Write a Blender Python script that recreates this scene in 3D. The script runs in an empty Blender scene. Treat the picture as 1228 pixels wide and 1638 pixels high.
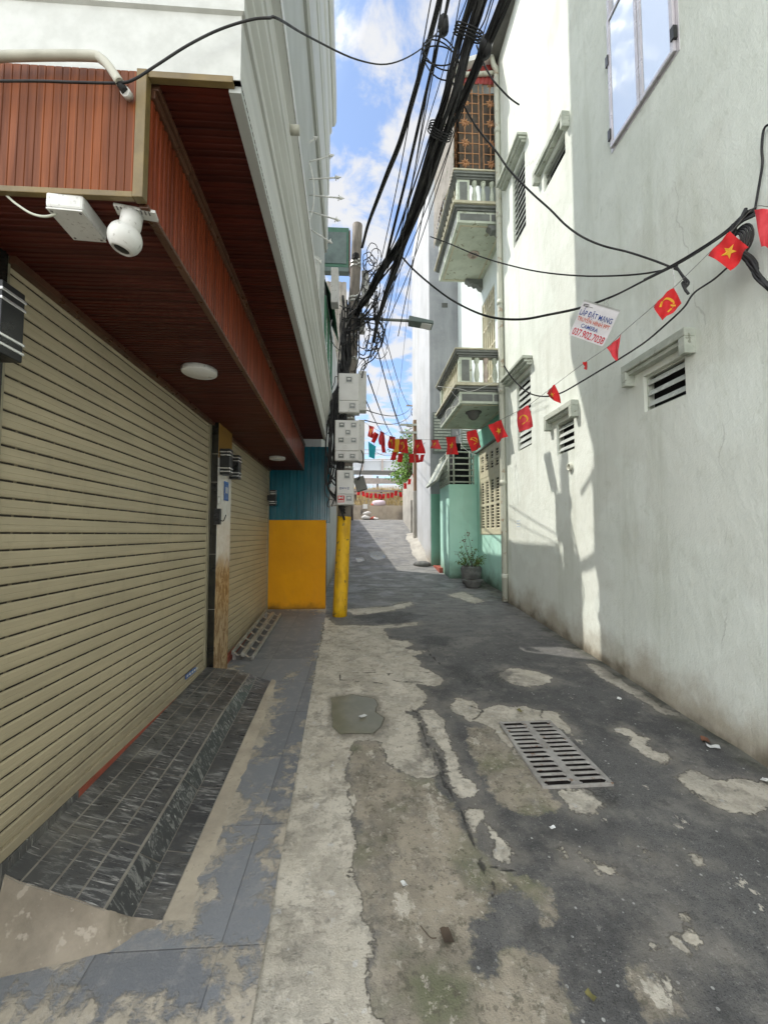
import bpy, math, random
import numpy as np
from mathutils import Vector, Matrix, noise as mnoise
random.seed(7)
rad = math.radians
SC = bpy.context.scene
COL = SC.collection
# ------------------------------------------------------------------ camera model (also used to survey the place)
F, TH, PS, EYE = 640.0, rad(3.22), rad(3.22), 1.6
def ray(px, py):
    x = (px - 614) / F; y = (819 - py) / F
    fy = math.cos(TH) - y * math.sin(TH); fz = math.sin(TH) + y * math.cos(TH)
    return (x * math.cos(PS) + fy * math.sin(PS), -x * math.sin(PS) + fy * math.cos(PS), fz)
def onX(px, py, X, s=0.0):
    d = ray(px, py); t = X / (d[0] - s * d[1]); return Vector((d[0] * t, d[1] * t, EYE + d[2] * t))
def onY(px, py, Y):
    d = ray(px, py); t = Y / d[1]; return Vector((d[0] * t, Y, EYE + d[2] * t))
def onZ(px, py, Z):
    d = ray(px, py); t = (Z - EYE) / d[2]; return Vector((d[0] * t, d[1] * t, Z))
def onV(px, py, A, B):          # vertical plane through two ground points
    d = ray(px, py); nx, ny = (B[1] - A[1]), -(B[0] - A[0])
    t = (nx * A[0] + ny * A[1]) / (nx * d[0] + ny * d[1])
    return Vector((d[0] * t, d[1] * t, EYE + d[2] * t))
GP = [(-40, -2.0), (-3, -.37), (2.73, 0), (10.3, .492), (11.2, .56), (12, .65), (13, .86), (14, 1.13), (17, 1.86), (19, 2.23), (20, 2.34), (21, 2.36), (60, 2.4)]
def gz(y):
    for (a, b), (c, d) in zip(GP, GP[1:]):
        if y <= c: return b + (d - b) * (y - a) / (c - a)
    return 2.4
def gnd(px, py):
    d = ray(px, py); lo, hi = .2, .2
    while hi < 22 and EYE + d[2] * hi / d[1] > gz(hi): lo = hi; hi += .1
    for _ in range(30):
        y = (lo + hi) / 2
        if EYE + d[2] * y / d[1] > gz(y): lo = y
        else: hi = y
    t = hi / d[1]; return Vector((d[0] * t, hi, gz(hi)))
# ------------------------------------------------------------------ node helpers
class NT:
    def __init__(s, name):
        s.m = bpy.data.materials.new(name); s.m.use_nodes = True
        s.t = s.m.node_tree; s.t.nodes.clear()
        s.out = s.t.nodes.new('ShaderNodeOutputMaterial')
        s.b = s.n('ShaderNodeBsdfPrincipled'); s.t.links.new(s.b.outputs[0], s.out.inputs[0])
        s.pos = s.n('ShaderNodeNewGeometry').outputs['Position']
    def n(s, typ, ins=None, **kw):
        nd = s.t.nodes.new(typ)
        for k, v in kw.items(): setattr(nd, k, v)
        for k, v in (ins or {}).items():
            if hasattr(v, 'links'): s.t.links.new(v, nd.inputs[k])
            else: nd.inputs[k].default_value = v
        return nd
    def ma(s, op, a, b=0.0, c=0.0, clamp=False):
        return s.n('ShaderNodeMath', {0: a, 1: b, 2: c}, operation=op, use_clamp=clamp).outputs[0]
    def sep(s, v): return s.n('ShaderNodeSeparateXYZ', {0: v}).outputs
    def vec(s, sc, off=(0, 0, 0)):
        return s.n('ShaderNodeVectorMath', {0: s.pos, 1: sc, 2: off}, operation='MULTIPLY_ADD').outputs[0]
    def noise(s, scale, detail=4, rough=.55, vec=None, dist=0.0):
        return s.n('ShaderNodeTexNoise', {'Vector': vec if vec is not None else s.pos, 'Scale': scale, 'Detail': detail, 'Roughness': rough, 'Distortion': dist}).outputs[0]
    def ss(s, v, lo, hi, a=0.0, b=1.0):
        return s.n('ShaderNodeMapRange', {0: v, 1: lo, 2: hi, 3: a, 4: b}, interpolation_type='SMOOTHSTEP').outputs[0]
    def mix(s, f, a, b, bt='MIX'):
        nd = s.n('ShaderNodeMix', data_type='RGBA', blend_type=bt)
        for i, v in ((0, f), (6, a), (7, b)):
            if hasattr(v, 'links'): s.t.links.new(v, nd.inputs[i])
            else: nd.inputs[i].default_value = v if i == 0 else (v[0], v[1], v[2], 1)
        return nd.outputs[2]
    def attr(s, name): return s.n('ShaderNodeAttribute', attribute_name=name).outputs['Fac']
    def set(s, **kw):
        for k, v in kw.items():
            nm = {'col': 'Base Color', 'rough': 'Roughness', 'metal': 'Metallic', 'nor': 'Normal', 'spec': 'Specular IOR Level', 'tr': 'Transmission Weight', 'alpha': 'Alpha', 'ior': 'IOR'}[k]
            if hasattr(v, 'links'): s.t.links.new(v, s.b.inputs[nm])
            else: s.b.inputs[nm].default_value = (v[0], v[1], v[2], 1) if k == 'col' else v
    def bump(s, h, dist=.01, st=1.0, nor=None):
        ins = {'Height': h, 'Distance': dist, 'Strength': st}
        if nor is not None: ins['Normal'] = nor
        return s.n('ShaderNodeBump', ins).outputs[0]
def mat(name, c1, c2=None, scale=3.0, rough=.6, metal=0.0, bump=.0, bscale=60.0, stretch=None, lo=.35, hi=.65, spec=.4, rvar=.1, speck=None):
    N = NT(name); c2 = c2 or tuple(v * .75 for v in c1)
    v = N.vec(stretch) if stretch else N.pos
    f = N.ss(N.noise(scale, 6, .62, v), lo, hi)
    col = N.mix(f, c1, c2)
    if speck:
        col = N.mix(N.ss(N.noise(speck[1], 3, .6), .60, .68), col, speck[0])
    N.set(col=col, rough=N.ss(N.noise(scale * 3, 3, .5, v), .3, .7, max(.02, rough - rvar), min(1, rough + rvar)), metal=metal, spec=spec)
    if bump: N.set(nor=N.bump(N.noise(bscale, 4, .6, v), bump, .7))
    return N.m
# ------------------------------------------------------------------ mesh builder
WT = {}
class MB:
    def __init__(s): s.v = []; s.f = []; s.m = []; s.s = []
    def add(s, vs, fs, mi=0, sm=False):
        o = len(s.v); s.v += [tuple(v) for v in vs]
        for f in fs: s.f.append(tuple(i + o for i in f)); s.m.append(mi); s.s.append(sm)
        return s
    def hexa(s, p, mi=0):
        return s.add(p, [(0, 3, 2, 1), (4, 5, 6, 7), (0, 1, 5, 4), (1, 2, 6, 5), (2, 3, 7, 6), (3, 0, 4, 7)], mi)
    def box(s, x0, y0, z0, x1, y1, z1, mi=0, M=None):
        p = [Vector(q) for q in ((x0, y0, z0), (x1, y0, z0), (x1, y1, z0), (x0, y1, z0), (x0, y0, z1), (x1, y0, z1), (x1, y1, z1), (x0, y1, z1))]
        if M is not None: p = [M @ q for q in p]
        return s.hexa(p, mi)
    def quad(s, a, b, c, d, mi=0): return s.add([a, b, c, d], [(0, 1, 2, 3)], mi)
    def tube(s, pts, r, n=8, mi=0, cap=True, sm=True):
        pts = [Vector(p) for p in pts]; rs = r if isinstance(r, (list, tuple)) else [r] * len(pts)
        vs = []; up = None
        for i, p in enumerate(pts):
            t = (pts[min(i + 1, len(pts) - 1)] - pts[max(i - 1, 0)])
            if t.length < 1e-9: t = Vector((0, 0, 1))
            t.normalize()
            if up is None: up = Vector((0, 0, 1)) if abs(t.z) < .9 else Vector((1, 0, 0))
            a = t.cross(up)
            if a.length < 1e-6: a = t.orthogonal()
            a.normalize(); b = a.cross(t).normalized(); up = b
            for k in range(n):
                q = 2 * math.pi * k / n; vs.append(p + (a * math.cos(q) + b * math.sin(q)) * rs[i])
        fs = []
        for i in range(len(pts) - 1):
            for k in range(n):
                k2 = (k + 1) % n; fs.append((i * n + k, i * n + k2, (i + 1) * n + k2, (i + 1) * n + k))
        s.add(vs, fs, mi, sm)
        if cap:
            o = len(s.v) - len(vs)
            s.f.append(tuple(o + k for k in reversed(range(n)))); s.m.append(mi); s.s.append(False)
            s.f.append(tuple(o + (len(pts) - 1) * n + k for k in range(n))); s.m.append(mi); s.s.append(False)
        return s
    def lathe(s, prof, c=(0, 0, 0), n=20, mi=0, M=None, sm=True):
        vs = []
        for r, z in prof:
            for k in range(n):
                q = 2 * math.pi * k / n; v = Vector((r * math.cos(q), r * math.sin(q), z))
                if M is not None: v = M @ v
                vs.append(v + Vector(c))
        fs = [(i * n + k, i * n + (k + 1) % n, (i + 1) * n + (k + 1) % n, (i + 1) * n + k) for i in range(len(prof) - 1) for k in range(n)]
        s.add(vs, fs, mi, sm)
        return s
    def prism(s, poly, ext, mi=0):
        poly = [Vector(p) for p in poly]; ext = Vector(ext); n = len(poly)
        vs = poly + [p + ext for p in poly]
        fs = [tuple(reversed(range(n))), tuple(range(n, 2 * n))] + [(i, (i + 1) % n, n + (i + 1) % n, n + i) for i in range(n)]
        return s.add(vs, fs, mi)
    def grid(s, fn, nu, nv, mi=0, sm=True):
        vs = [fn(i / nu, j / nv) for i in range(nu + 1) for j in range(nv + 1)]
        fs = [(i * (nv + 1) + j, (i + 1) * (nv + 1) + j, (i + 1) * (nv + 1) + j + 1, i * (nv + 1) + j + 1) for i in range(nu) for j in range(nv)]
        return s.add(vs, fs, mi, sm)
    def strip(s, prof, off, mi=0):          # profile polyline swept from list A to list B
        n = len(prof); return s.add(list(prof) + list(off), [(i, i + 1, n + i + 1, n + i) for i in range(n - 1)], mi)
    def build(s, name, mats, parent=None, bevel=0.0, fix=True):
        me = bpy.data.meshes.new(name)
        vs = s.v
        loc = Vector((0, 0, 0))
        if parent is None and vs:
            a = np.array(vs); loc = Vector(((a[:, 0].min() + a[:, 0].max()) / 2, (a[:, 1].min() + a[:, 1].max()) / 2, a[:, 2].min()))
            vs = [tuple(Vector(v) - loc) for v in vs]
        me.from_pydata(vs, [], s.f)
        for m in (mats if isinstance(mats, (list, tuple)) else [mats]): me.materials.append(m)
        me.polygons.foreach_set('material_index', s.m); me.polygons.foreach_set('use_smooth', s.s); me.update()
        if fix:
            import bmesh
            bm = bmesh.new(); bm.from_mesh(me); bmesh.ops.recalc_face_normals(bm, faces=bm.faces); bm.to_mesh(me); bm.free()
        o = bpy.data.objects.new(name, me); COL.objects.link(o); o.location = loc
        WT[o] = Matrix.Translation(loc)
        if parent is not None:
            o.parent = parent; o.matrix_parent_inverse = WT[parent].inverted()
        if bevel:
            b = o.modifiers.new('bevel', 'BEVEL'); b.width = bevel; b.segments = 2; b.limit_method = 'ANGLE'; b.angle_limit = rad(40)
        return o
def tag(o, label=None, cat=None, group=None, kind=None):
    if label: o['label'] = label
    if cat: o['category'] = cat
    if group: o['group'] = group
    if kind: o['kind'] = kind
    return o
def thing(name, label, cat, loc=(0, 0, 0), group=None):
    o = bpy.data.objects.new(name, None); COL.objects.link(o); o.location = loc; o.empty_display_size = .1
    WT[o] = Matrix.Translation(Vector(loc)); return tag(o, label, cat, group)
def copy_tree(o, parent=None):
    c = o.copy(); COL.objects.link(c); WT[c] = WT[o].copy()
    if parent is not None: c.parent = parent
    for ch in list(o.children): copy_tree(ch, c)
    return c
def cr(pts, k=6):       # Catmull-Rom resampling
    P = [Vector(p) for p in pts]; P = [P[0] * 2 - P[1]] + P + [P[-1] * 2 - P[-2]]; out = []
    for i in range(1, len(P) - 2):
        a, b, c, d = P[i - 1:i + 3]
        for j in range(k):
            t = j / k
            out.append(.5 * ((2 * b) + (c - a) * t + (2 * a - 5 * b + 4 * c - d) * t * t + (3 * b - a - 3 * c + d) * t ** 3))
    return out + [P[-2]]
def wall_holes(mb, P, u0, u1, v0, v1, holes, depth, mi=0):
    """P(u,v,d): point on the wall face, d metres behind it. holes: (ua,ub,va,vb)"""
    us = sorted({u0, u1} | {h[0] for h in holes} | {h[1] for h in holes}); vs = sorted({v0, v1} | {h[2] for h in holes} | {h[3] for h in holes})
    for a, b in zip(us, us[1:]):
        for c, d in zip(vs, vs[1:]):
            if any(h[0] <= a and b <= h[1] and h[2] <= c and d <= h[3] for h in holes): continue
            mb.quad(P(a, c, 0), P(b, c, 0), P(b, d, 0), P(a, d, 0), mi)
    for a, b, c, d in holes:
        for (p, q) in (((a, c), (b, c)), ((b, c), (b, d)), ((b, d), (a, d)), ((a, d), (a, c))):
            mb.quad(P(*p, 0), P(*q, 0), P(*q, depth), P(*p, depth), mi)
# ------------------------------------------------------------------ materials
def plaster(name, c1, c2, dirt=(.30, .245, .17), base=.34, cracks=.28, slope=True, bump=.006, streak=(.45, .47, .43)):
    N = NT(name); x, y, z = N.sep(N.pos)
    gz_ = N.ma('MULTIPLY_ADD', y, .065, -.177) if slope else 0.0
    hgt = N.ma('SUBTRACT', z, gz_)
    col = N.mix(N.ss(N.noise(.9, 6, .62), .35, .68), c1, c2)
    st = N.noise(1.0, 5, .65, N.vec((3.2, 3.2, .35)))
    col = N.mix(N.ma('MULTIPLY', N.ss(st, .48, .70), .55), col, streak)
    fine = N.noise(7, 6, .7)
    col = N.mix(N.ma('MULTIPLY', N.ss(fine, .54, .70), .35), col, streak)
    pat = N.noise(.55, 3, .5, N.vec((1, 1, 1.2), (3, 1, 2)))
    col = N.mix(N.ma('MULTIPLY', N.ss(pat, .54, .57), .09), col, dirt)
    edge = N.ma('ADD', hgt, N.ma('MULTIPLY', N.ma('SUBTRACT', N.noise(2.2, 6, .65), .5), base * 2.2))
    col = N.mix(N.ma('MULTIPLY', N.ss(edge, base * 1.5, base * .1), .75), col, dirt)
    edge2 = N.ma('ADD', hgt, N.ma('MULTIPLY', N.ma('SUBTRACT', N.noise(3.5, 5, .6), .5), .5))
    col = N.mix(N.ma('MULTIPLY', N.ss(edge2, .16, -.05), .8), col, tuple(v * .4 for v in dirt))
    # hairline cracks running roughly downwards
    crk = N.n('ShaderNodeTexVoronoi', {'Vector': N.n('ShaderNodeVectorMath', {0: N.vec((.5, .5, .16)), 1: N.n('ShaderNodeVectorMath', {0: N.n('ShaderNodeTexNoise', {'Vector': N.pos, 'Scale': 3.0, 'Detail': 5.0}).outputs[1], 1: (.12, .12, .12)}, operation='MULTIPLY').outputs[0]}, operation='ADD').outputs[0], 'Scale': 1.0}, feature='DISTANCE_TO_EDGE').outputs['Distance']
    ck = N.ma('MULTIPLY', N.ss(crk, .0035, .0008), N.ss(N.noise(1.1, 2), .55, .62))
    col = N.mix(N.ma('MULTIPLY', ck, cracks), col, (.2, .19, .16))
    h = N.ma('ADD', N.noise(9, 8, .62, N.vec((1, 1, .7))), N.ma('MULTIPLY', N.noise(70, 3, .6), .25))
    N.set(col=col, rough=.75, spec=.25, nor=N.bump(h, bump * 2.2, .8))
    return N.m
M = {}
M['white_wall'] = plaster('white_plaster', (.755, .79, .725), (.66, .695, .625), streak=(.54, .57, .485), bump=.006)
M['mint'] = plaster('mint_plaster', (.50, .80, .68), (.42, .72, .60), dirt=(.16, .24, .17), base=.35, streak=(.42, .66, .55), bump=.003)
M['mint2'] = plaster('mint_plaster_dark', (.24, .52, .40), (.20, .45, .34), dirt=(.12, .2, .13), base=.3, streak=(.16, .38, .28), bump=.003)
M['pale'] = plaster('pale_mint_plaster', (.70, .77, .74), (.66, .73, .70), base=.05, streak=(.6, .66, .62), bump=.003)
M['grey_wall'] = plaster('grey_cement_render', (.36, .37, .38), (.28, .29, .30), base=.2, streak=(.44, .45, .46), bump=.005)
M['c_lit'] = plaster('pale_cement_render', (.50, .51, .52), (.42, .43, .43), base=.4, streak=(.34, .34, .34), bump=.005)  # paler copy of the grey render, with sunlight put into its colour
M['shop_white'] = mat('shop_white_paint', (.55, .55, .55), (.49, .49, .485), scale=1.2, rough=.55, bump=.001, bscale=40)
M['shop_trim'] = mat('shop_trim_paint', (.54, .55, .52), (.46, .47, .44), scale=1.5, rough=.5, stretch=(6, .6, 6))
M['shop_grey'] = mat('shop_grey_paint', (.45, .47, .45), (.40, .42, .40), scale=1.2, rough=.6)
def wood(name, c1, c2, axis, pitch, rough=.35):
    N = NT(name); p = N.sep(N.pos)[axis]
    pid = N.ma('FLOOR', N.ma('DIVIDE', p, pitch))
    rnd = N.n('ShaderNodeTexWhiteNoise', {'W': pid}, noise_dimensions='1D').outputs[0]
    stv = {0: (26, 26, 1.2), 1: (1.2, 26, 1.2), 2: (1.6, 26, 26)}[0 if axis == 0 else 1]
    if axis == 1: stv = (1.6, 40, 1.6)
    g = N.noise(1.6, 6, .62, N.vec(stv), .4)
    col = N.mix(N.ss(g, .3, .7), c1, c2)
    col = N.mix(N.ma('MULTIPLY', N.ss(rnd, .1, .95), .5), col, tuple(v * .42 for v in c2))
    N.set(col=col, rough=N.ss(g, .3, .7, rough - .06, rough + .14), spec=.22, nor=N.bump(g, .0012, .5))
    return N.m
M['wood_front'] = wood('red_wood_planks', (.245, .066, .012), (.13, .034, .008), 0, .0272, .45)
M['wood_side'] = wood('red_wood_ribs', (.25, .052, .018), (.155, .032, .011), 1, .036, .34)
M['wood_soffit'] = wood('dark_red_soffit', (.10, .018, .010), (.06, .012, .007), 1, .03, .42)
M['brown_trim'] = mat('brown_trim', (.12, .055, .03), (.08, .035, .02), rough=.35, scale=5)
M['brass_trim'] = mat('olive_brass_trim', (.19, .135, .05), (.13, .095, .04), rough=.4, scale=6)
N = NT('roller_shutter_slats'); x, y, z = N.sep(N.pos)
c = N.mix(N.ss(N.noise(1.3, 5, .6, N.vec((1, 1, 6))), .3, .7), (.46, .395, .265), (.39, .335, .225))
c = N.mix(N.ma('MULTIPLY', N.ss(N.noise(5, 6, .72, N.vec((1, 1, .5))), .5, .72), .4), c, (.29, .25, .17))
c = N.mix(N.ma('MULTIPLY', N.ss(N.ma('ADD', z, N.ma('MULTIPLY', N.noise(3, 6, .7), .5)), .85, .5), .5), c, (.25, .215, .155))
N.set(col=c, rough=.42, spec=.5); M['shutter'] = N.m
N = NT('shutter_slot'); y = N.sep(N.pos)[1]
fr = N.ma('FRACT', N.ma('MULTIPLY', y, 9.0))
dash = N.ss(N.ma('ADD', fr, N.ma('MULTIPLY', N.noise(2.5, 2), .5)), .32, .40)
N.set(col=N.mix(dash, (.17, .145, .095), (.022, .018, .012)), rough=.7); M['slot'] = N.m
M['slot_closed'] = mat('closed_slot', (.27, .235, .165), (.22, .19, .13), rough=.6)
M['rail'] = mat('rail_metal', (.34, .31, .22), (.26, .24, .17), rough=.4, metal=.3)
def slate(name):
    N = NT(name); v = N.vec((1.9, 9, 1.9)); v2 = N.vec((1.1, 14, 1.3)); big = N.noise(4.5, 3, .5)
    a = N.noise(3.2, 6, .72, v, .7); b = N.noise(7, 5, .7, v2, .4)
    c = N.mix(N.ss(N.noise(2.2, 4), .3, .7), (.046, .047, .049), (.085, .085, .084))
    c = N.mix(N.ma('MULTIPLY', N.ma('MULTIPLY', N.ss(a, .50, .62), N.ss(big, .38, .58)), .9), c, (.21, .21, .20))
    c = N.mix(N.ma('MULTIPLY', N.ma('MULTIPLY', N.ss(b, .58, .63), N.ss(big, .35, .55)), .95), c, (.38, .37, .35))
    c = N.mix(N.ma('MULTIPLY', N.ss(N.noise(1.9, 8, .74), .48, .68), .42), c, (.22, .205, .175))
    N.set(col=c, rough=N.ss(a, .3, .7, .24, .5), spec=.5, nor=N.bump(a, .002, .5)); return N.m
M['slate'] = slate('black_streaked_slate')
def riserm():
    N = NT('black_streaked_slate_upright'); v = N.vec((8, 10, 3)); a = N.noise(2.2, 6, .72, v, 1.6)
    c = N.mix(N.ss(a, .50, .62), (.050, .052, .054), (.20, .20, .19)); c = N.mix(N.ss(N.noise(5, 4, .7, v), .62, .68), c, (.42, .42, .40))
    N.set(col=c, rough=.3, spec=.5); return N.m
M['slate_up'] = riserm()
M['grout'] = mat('grout', (.30, .28, .24), (.22, .2, .17), scale=8, rough=.9)
M['red_step'] = mat('red_painted_sill', (.34, .085, .055), (.26, .07, .045), scale=5, rough=.6)
M['cement'] = mat('smeared_cement', (.44, .385, .30), (.32, .28, .22), scale=2.6, rough=.9, bump=.006, bscale=14, speck=((.31, .275, .22), 30))
M['cement_dark'] = mat('brown_dirty_cement', (.27, .232, .18), (.17, .145, .112), scale=2.4, rough=.9, bump=.012, bscale=11, lo=.36, hi=.62, speck=((.33, .29, .235), 18))
M['yellow'] = plaster('yellow_paint', (.80, .36, .004), (.70, .30, .004), dirt=(.40, .20, .03), base=.05, streak=(.62, .27, .02), bump=.004, cracks=.0)
M['yellow_pole'] = mat('yellow_pole_paint', (.72, .42, .010), (.50, .28, .010), scale=3.5, rough=.6, stretch=(3, 3, 1), bump=.004, bscale=30, speck=((.20, .15, .04), 9))
M['teal'] = mat('teal_sheet', (.006, .125, .17), (.005, .095, .135), scale=2, rough=.22, spec=.6, rvar=.05)
M['pole_c'] = mat('pole_concrete', (.24, .21, .18), (.17, .15, .13), scale=5, rough=.85, stretch=(4, 4, 1), bump=.004, bscale=40)
M['black'] = mat('black_cable_sheath', (.013, .013, .014), (.045, .043, .04), scale=5, rough=.6, lo=.45, hi=.75)
M['black_paint'] = mat('black_paint', (.012, .013, .014), (.02, .021, .022), rough=.35)
M['granite'] = mat('black_granite', (.010, .010, .009), (.022, .02, .015), scale=6, rough=.12, rvar=.04)
def marblem():
    N = NT('veined_marble'); z = N.sep(N.pos)[2]; a = N.noise(7, 6, .7, N.vec((1.5, 1.5, 1)), 1.2)
    lo = N.mix(N.ss(a, .40, .62), (.24, .14, .06), (.50, .36, .20)); hi = N.mix(N.ss(a, .35, .7), (.70, .68, .63), (.58, .53, .46))
    e = N.ma('ADD', z, N.ma('MULTIPLY', N.noise(6, 4), .25))
    c = N.mix(N.ss(e, 1.36, 1.56), lo, hi); c = N.mix(N.ss(e, 2.52, 2.56), c, (.30, .17, .04))
    N.set(col=c, rough=.25); return N.m
M['marble'] = marblem()
M['steel'] = mat('galvanised_steel', (.48, .48, .45), (.36, .36, .33), rough=.4, metal=.55, scale=9)
M['silver'] = mat('silver_band', (.75, .76, .76), (.6, .6, .6), rough=.2, metal=.7)
M['iron'] = mat('cast_iron', (.36, .345, .32), (.25, .235, .215), scale=10, rough=.6, metal=.15, bump=.002, bscale=90, speck=((.20, .13, .09), 22))
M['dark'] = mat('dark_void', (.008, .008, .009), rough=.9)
M['plastic'] = mat('white_plastic', (.66, .66, .63), (.58, .58, .55), rough=.4, scale=9, speck=((.42, .41, .38), 60))
M['meter'] = mat('grey_meter_plastic', (.52, .515, .49), (.46, .455, .43), rough=.45, scale=4, speck=((.33, .32, .29), 26))
M['meter_lid'] = mat('pale_meter_lid', (.60, .595, .57), (.54, .53, .51), rough=.4, scale=4)
M['glass_dark'] = mat('meter_glass', (.10, .115, .11), (.16, .17, .16), rough=.1, scale=30)
M['pvc'] = mat('weathered_pvc', (.46, .45, .38), (.34, .33, .27), rough=.45, scale=5)
M['pvc_cream'] = mat('cream_drainpipe', (.55, .56, .47), (.45, .46, .38), rough=.5, scale=2.2, stretch=(1, 1, .6), speck=((.36, .30, .22), 7))
M['lamp_white'] = mat('lamp_diffuser', (.78, .78, .76), (.74, .74, .72), rough=.35)
M['alu'] = mat('aluminium_frame', (.60, .57, .60), (.52, .50, .52), rough=.35, metal=.25, scale=3)
N = NT('window_glass'); N.set(col=(.30, .36, .40), rough=.04, metal=.0, spec=1.0, nor=N.bump(N.noise(2.2, 2), .01, .25))
N.b.inputs['Coat Weight'].default_value = 1.0; N.b.inputs['Coat Roughness'].default_value = .02; N.b.inputs['IOR'].default_value = 2.4; M['glass'] = N.m
M['louvre'] = mat('louvre_glass', (.58, .61, .58), (.46, .49, .46), rough=.2, scale=5)
M['hood'] = mat('cement_window_hood', (.50, .53, .46), (.36, .39, .33), scale=4, rough=.8, stretch=(1, 1, 2), speck=((.24, .25, .2), 14), bump=.003)
M['hood_dark'] = mat('grey_hood_underside', (.15, .15, .14), (.11, .11, .10), scale=4, rough=.8)
M['balc'] = mat('balcony_paint', (.58, .63, .53), (.47, .52, .43), scale=3, rough=.7, stretch=(1, 1, 2), speck=((.30, .31, .22), 9), bump=.002)
M['balc_grey'] = mat('grey_moulding_paint', (.20, .215, .20), (.15, .16, .15), scale=4, rough=.7)
M['balc_cream'] = mat('cream_moulding_paint', (.60, .57, .43), (.46, .43, .31), scale=4, rough=.7)
M['balu_pink'] = mat('weathered_baluster', (.58, .49, .43), (.44, .36, .31), scale=8, rough=.75)
M['cream_sh'] = mat('cream_window_shutter', (.62, .58, .42), (.54, .50, .36), scale=4, rough=.55)
M['rustbar'] = mat('rusty_orange_bars', (.50, .27, .13), (.36, .18, .09), scale=14, rough=.7)
M['redsheet'] = mat('red_corrugated_sheet', (.32, .05, .045), (.24, .04, .036), scale=3, rough=.5)
M['tarp'] = mat('brown_tarpaulin', (.13, .105, .08), (.09, .075, .06), scale=4, rough=.85)
M['green_metal'] = mat('green_painted_metal', (.06, .20, .115), (.045, .15, .09), scale=3, rough=.5)
M['lamp_head'] = mat('grey_green_lamp_body', (.12, .16, .145), (.09, .12, .11), rough=.5)
M['roof_green'] = mat('dark_green_roof_paint', (.035, .11, .07), (.025, .08, .05), scale=3, rough=.6)
M['roof_panel'] = mat('dull_green_panel', (.075, .105, .095), (.05, .07, .065), scale=2, rough=.6)
M['asb'] = mat('fibre_cement_sheet', (.36, .33, .29), (.26, .24, .21), scale=4, rough=.9, speck=((.16, .18, .12), 7))
M['door_red'] = mat('dark_red_door', (.10, .03, .022), (.07, .022, .018), rough=.5)
M['flag_red'] = mat('red_flag_cloth', (.56, .012, .014), (.46, .010, .012), scale=9, rough=.8)
M['flag_red'].node_tree.nodes['Principled BSDF'].inputs['Sheen Weight'].default_value = .1
M['flag_pink'] = mat('faded_red_cloth', (.62, .06, .07), (.52, .03, .04), scale=9, rough=.8)
M['flag_yellow'] = mat('yellow_print', (.66, .36, .03), (.58, .30, .02), scale=20, rough=.8)
M['flag_cyan'] = mat('cyan_cloth', (.03, .42, .52), (.02, .35, .45), scale=9, rough=.8)
M['banner'] = mat('banner_vinyl', (.66, .64, .65), (.58, .56, .57), scale=5, rough=.5)
M['ink_blue'] = mat('blue_ink', (.025, .06, .25), (.02, .05, .2), rough=.6)
M['ink_orange'] = mat('orange_ink', (.58, .10, .04), (.5, .08, .03), rough=.6)
M['ink_red'] = mat('red_ink', (.48, .012, .03), (.4, .01, .025), rough=.6)
M['ink_grey'] = mat('grey_ink', (.16, .15, .15), rough=.6)
M['sign_blue'] = mat('blue_sign_enamel', (.035, .12, .36), (.03, .1, .3), rough=.3)
M['leaf'] = mat('green_leaves', (.15, .27, .04), (.08, .17, .025), scale=3, rough=.6)
M['leaf_dry'] = mat('dry_leaves', (.20, .17, .06), (.12, .12, .04), scale=6, rough=.7)
M['leaf_red'] = mat('reddish_leaves', (.20, .085, .045), (.13, .06, .035), scale=6, rough=.7)
M['twig'] = mat('twigs', (.10, .075, .05), (.07, .05, .035), rough=.85)
M['stone_pot'] = mat('grey_stone_pot', (.16, .16, .15), (.09, .09, .085), scale=9, rough=.85, bump=.006, bscale=30)
M['ret_wall'] = mat('stained_retaining_wall', (.42, .36, .28), (.20, .17, .14), scale=1.1, rough=.9, stretch=(1, 1, .7), lo=.42, hi=.66, speck=((.10, .09, .08), 2.2))
M['guard'] = mat('weathered_guard_rail', (.34, .29, .26), (.26, .22, .20), rough=.5, metal=.2)
M['guard_post'] = mat('dark_guard_post', (.06, .045, .04), rough=.7)
M['overpass'] = mat('overpass_panel', (.40, .42, .44), (.34, .36, .38), scale=.4, rough=.6)
M['straw'] = mat('dry_grass', (.50, .38, .19), (.34, .26, .12), scale=1.5, rough=.9)
M['sack_w'] = mat('white_sack', (.68, .66, .62), (.55, .53, .5), scale=8, rough=.7)
M['sack_p'] = mat('pinkish_sack', (.62, .50, .54), (.52, .42, .46), scale=8, rough=.7)
M['sack_r'] = mat('red_bag', (.5, .10, .06), rough=.6)
M['rust_brown'] = mat('brown_timber', (.28, .19, .12), (.2, .135, .085), scale=4, stretch=(4, 4, .6), rough=.85)
M['lit_conc'] = mat('pale_concrete', (.40, .38, .33), (.29, .27, .235), scale=2.5, rough=.9, bump=.003)
M['terr'] = mat('bare_ground', (.20, .18, .155), (.14, .13, .11), scale=.8, rough=.95)
# ---- road and pavement
def polar_noise(N, amp, sc=5.0, d=6): return N.ma('MULTIPLY', N.ma('SUBTRACT', N.noise(sc, d, .70), .5), N.ss(N.sep(N.pos)[1], 5, 9, amp, amp * 3.0) if sc < 10 else amp)
N = NT('worn_alley_road'); x, y, z = N.sep(N.pos)
asph = N.mix(N.ss(N.noise(1.4, 5, .6), .3, .7), (.122, .119, .113), (.080, .078, .075))
grit = N.n('ShaderNodeTexVoronoi', {'Scale': 95.0, 'Vector': N.pos}).outputs
g1 = N.n('ShaderNodeSeparateColor', {0: grit['Color']}).outputs
asph = N.mix(N.ma('MULTIPLY', N.ss(grit['Distance'], .32, .22), N.ss(g1[0], .72, .80)), asph, (.17, .17, .165))
asph = N.mix(N.ma('MULTIPLY', N.ss(N.noise(160, 2, .6), .54, .66), .7), asph, (.022, .022, .024))
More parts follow.
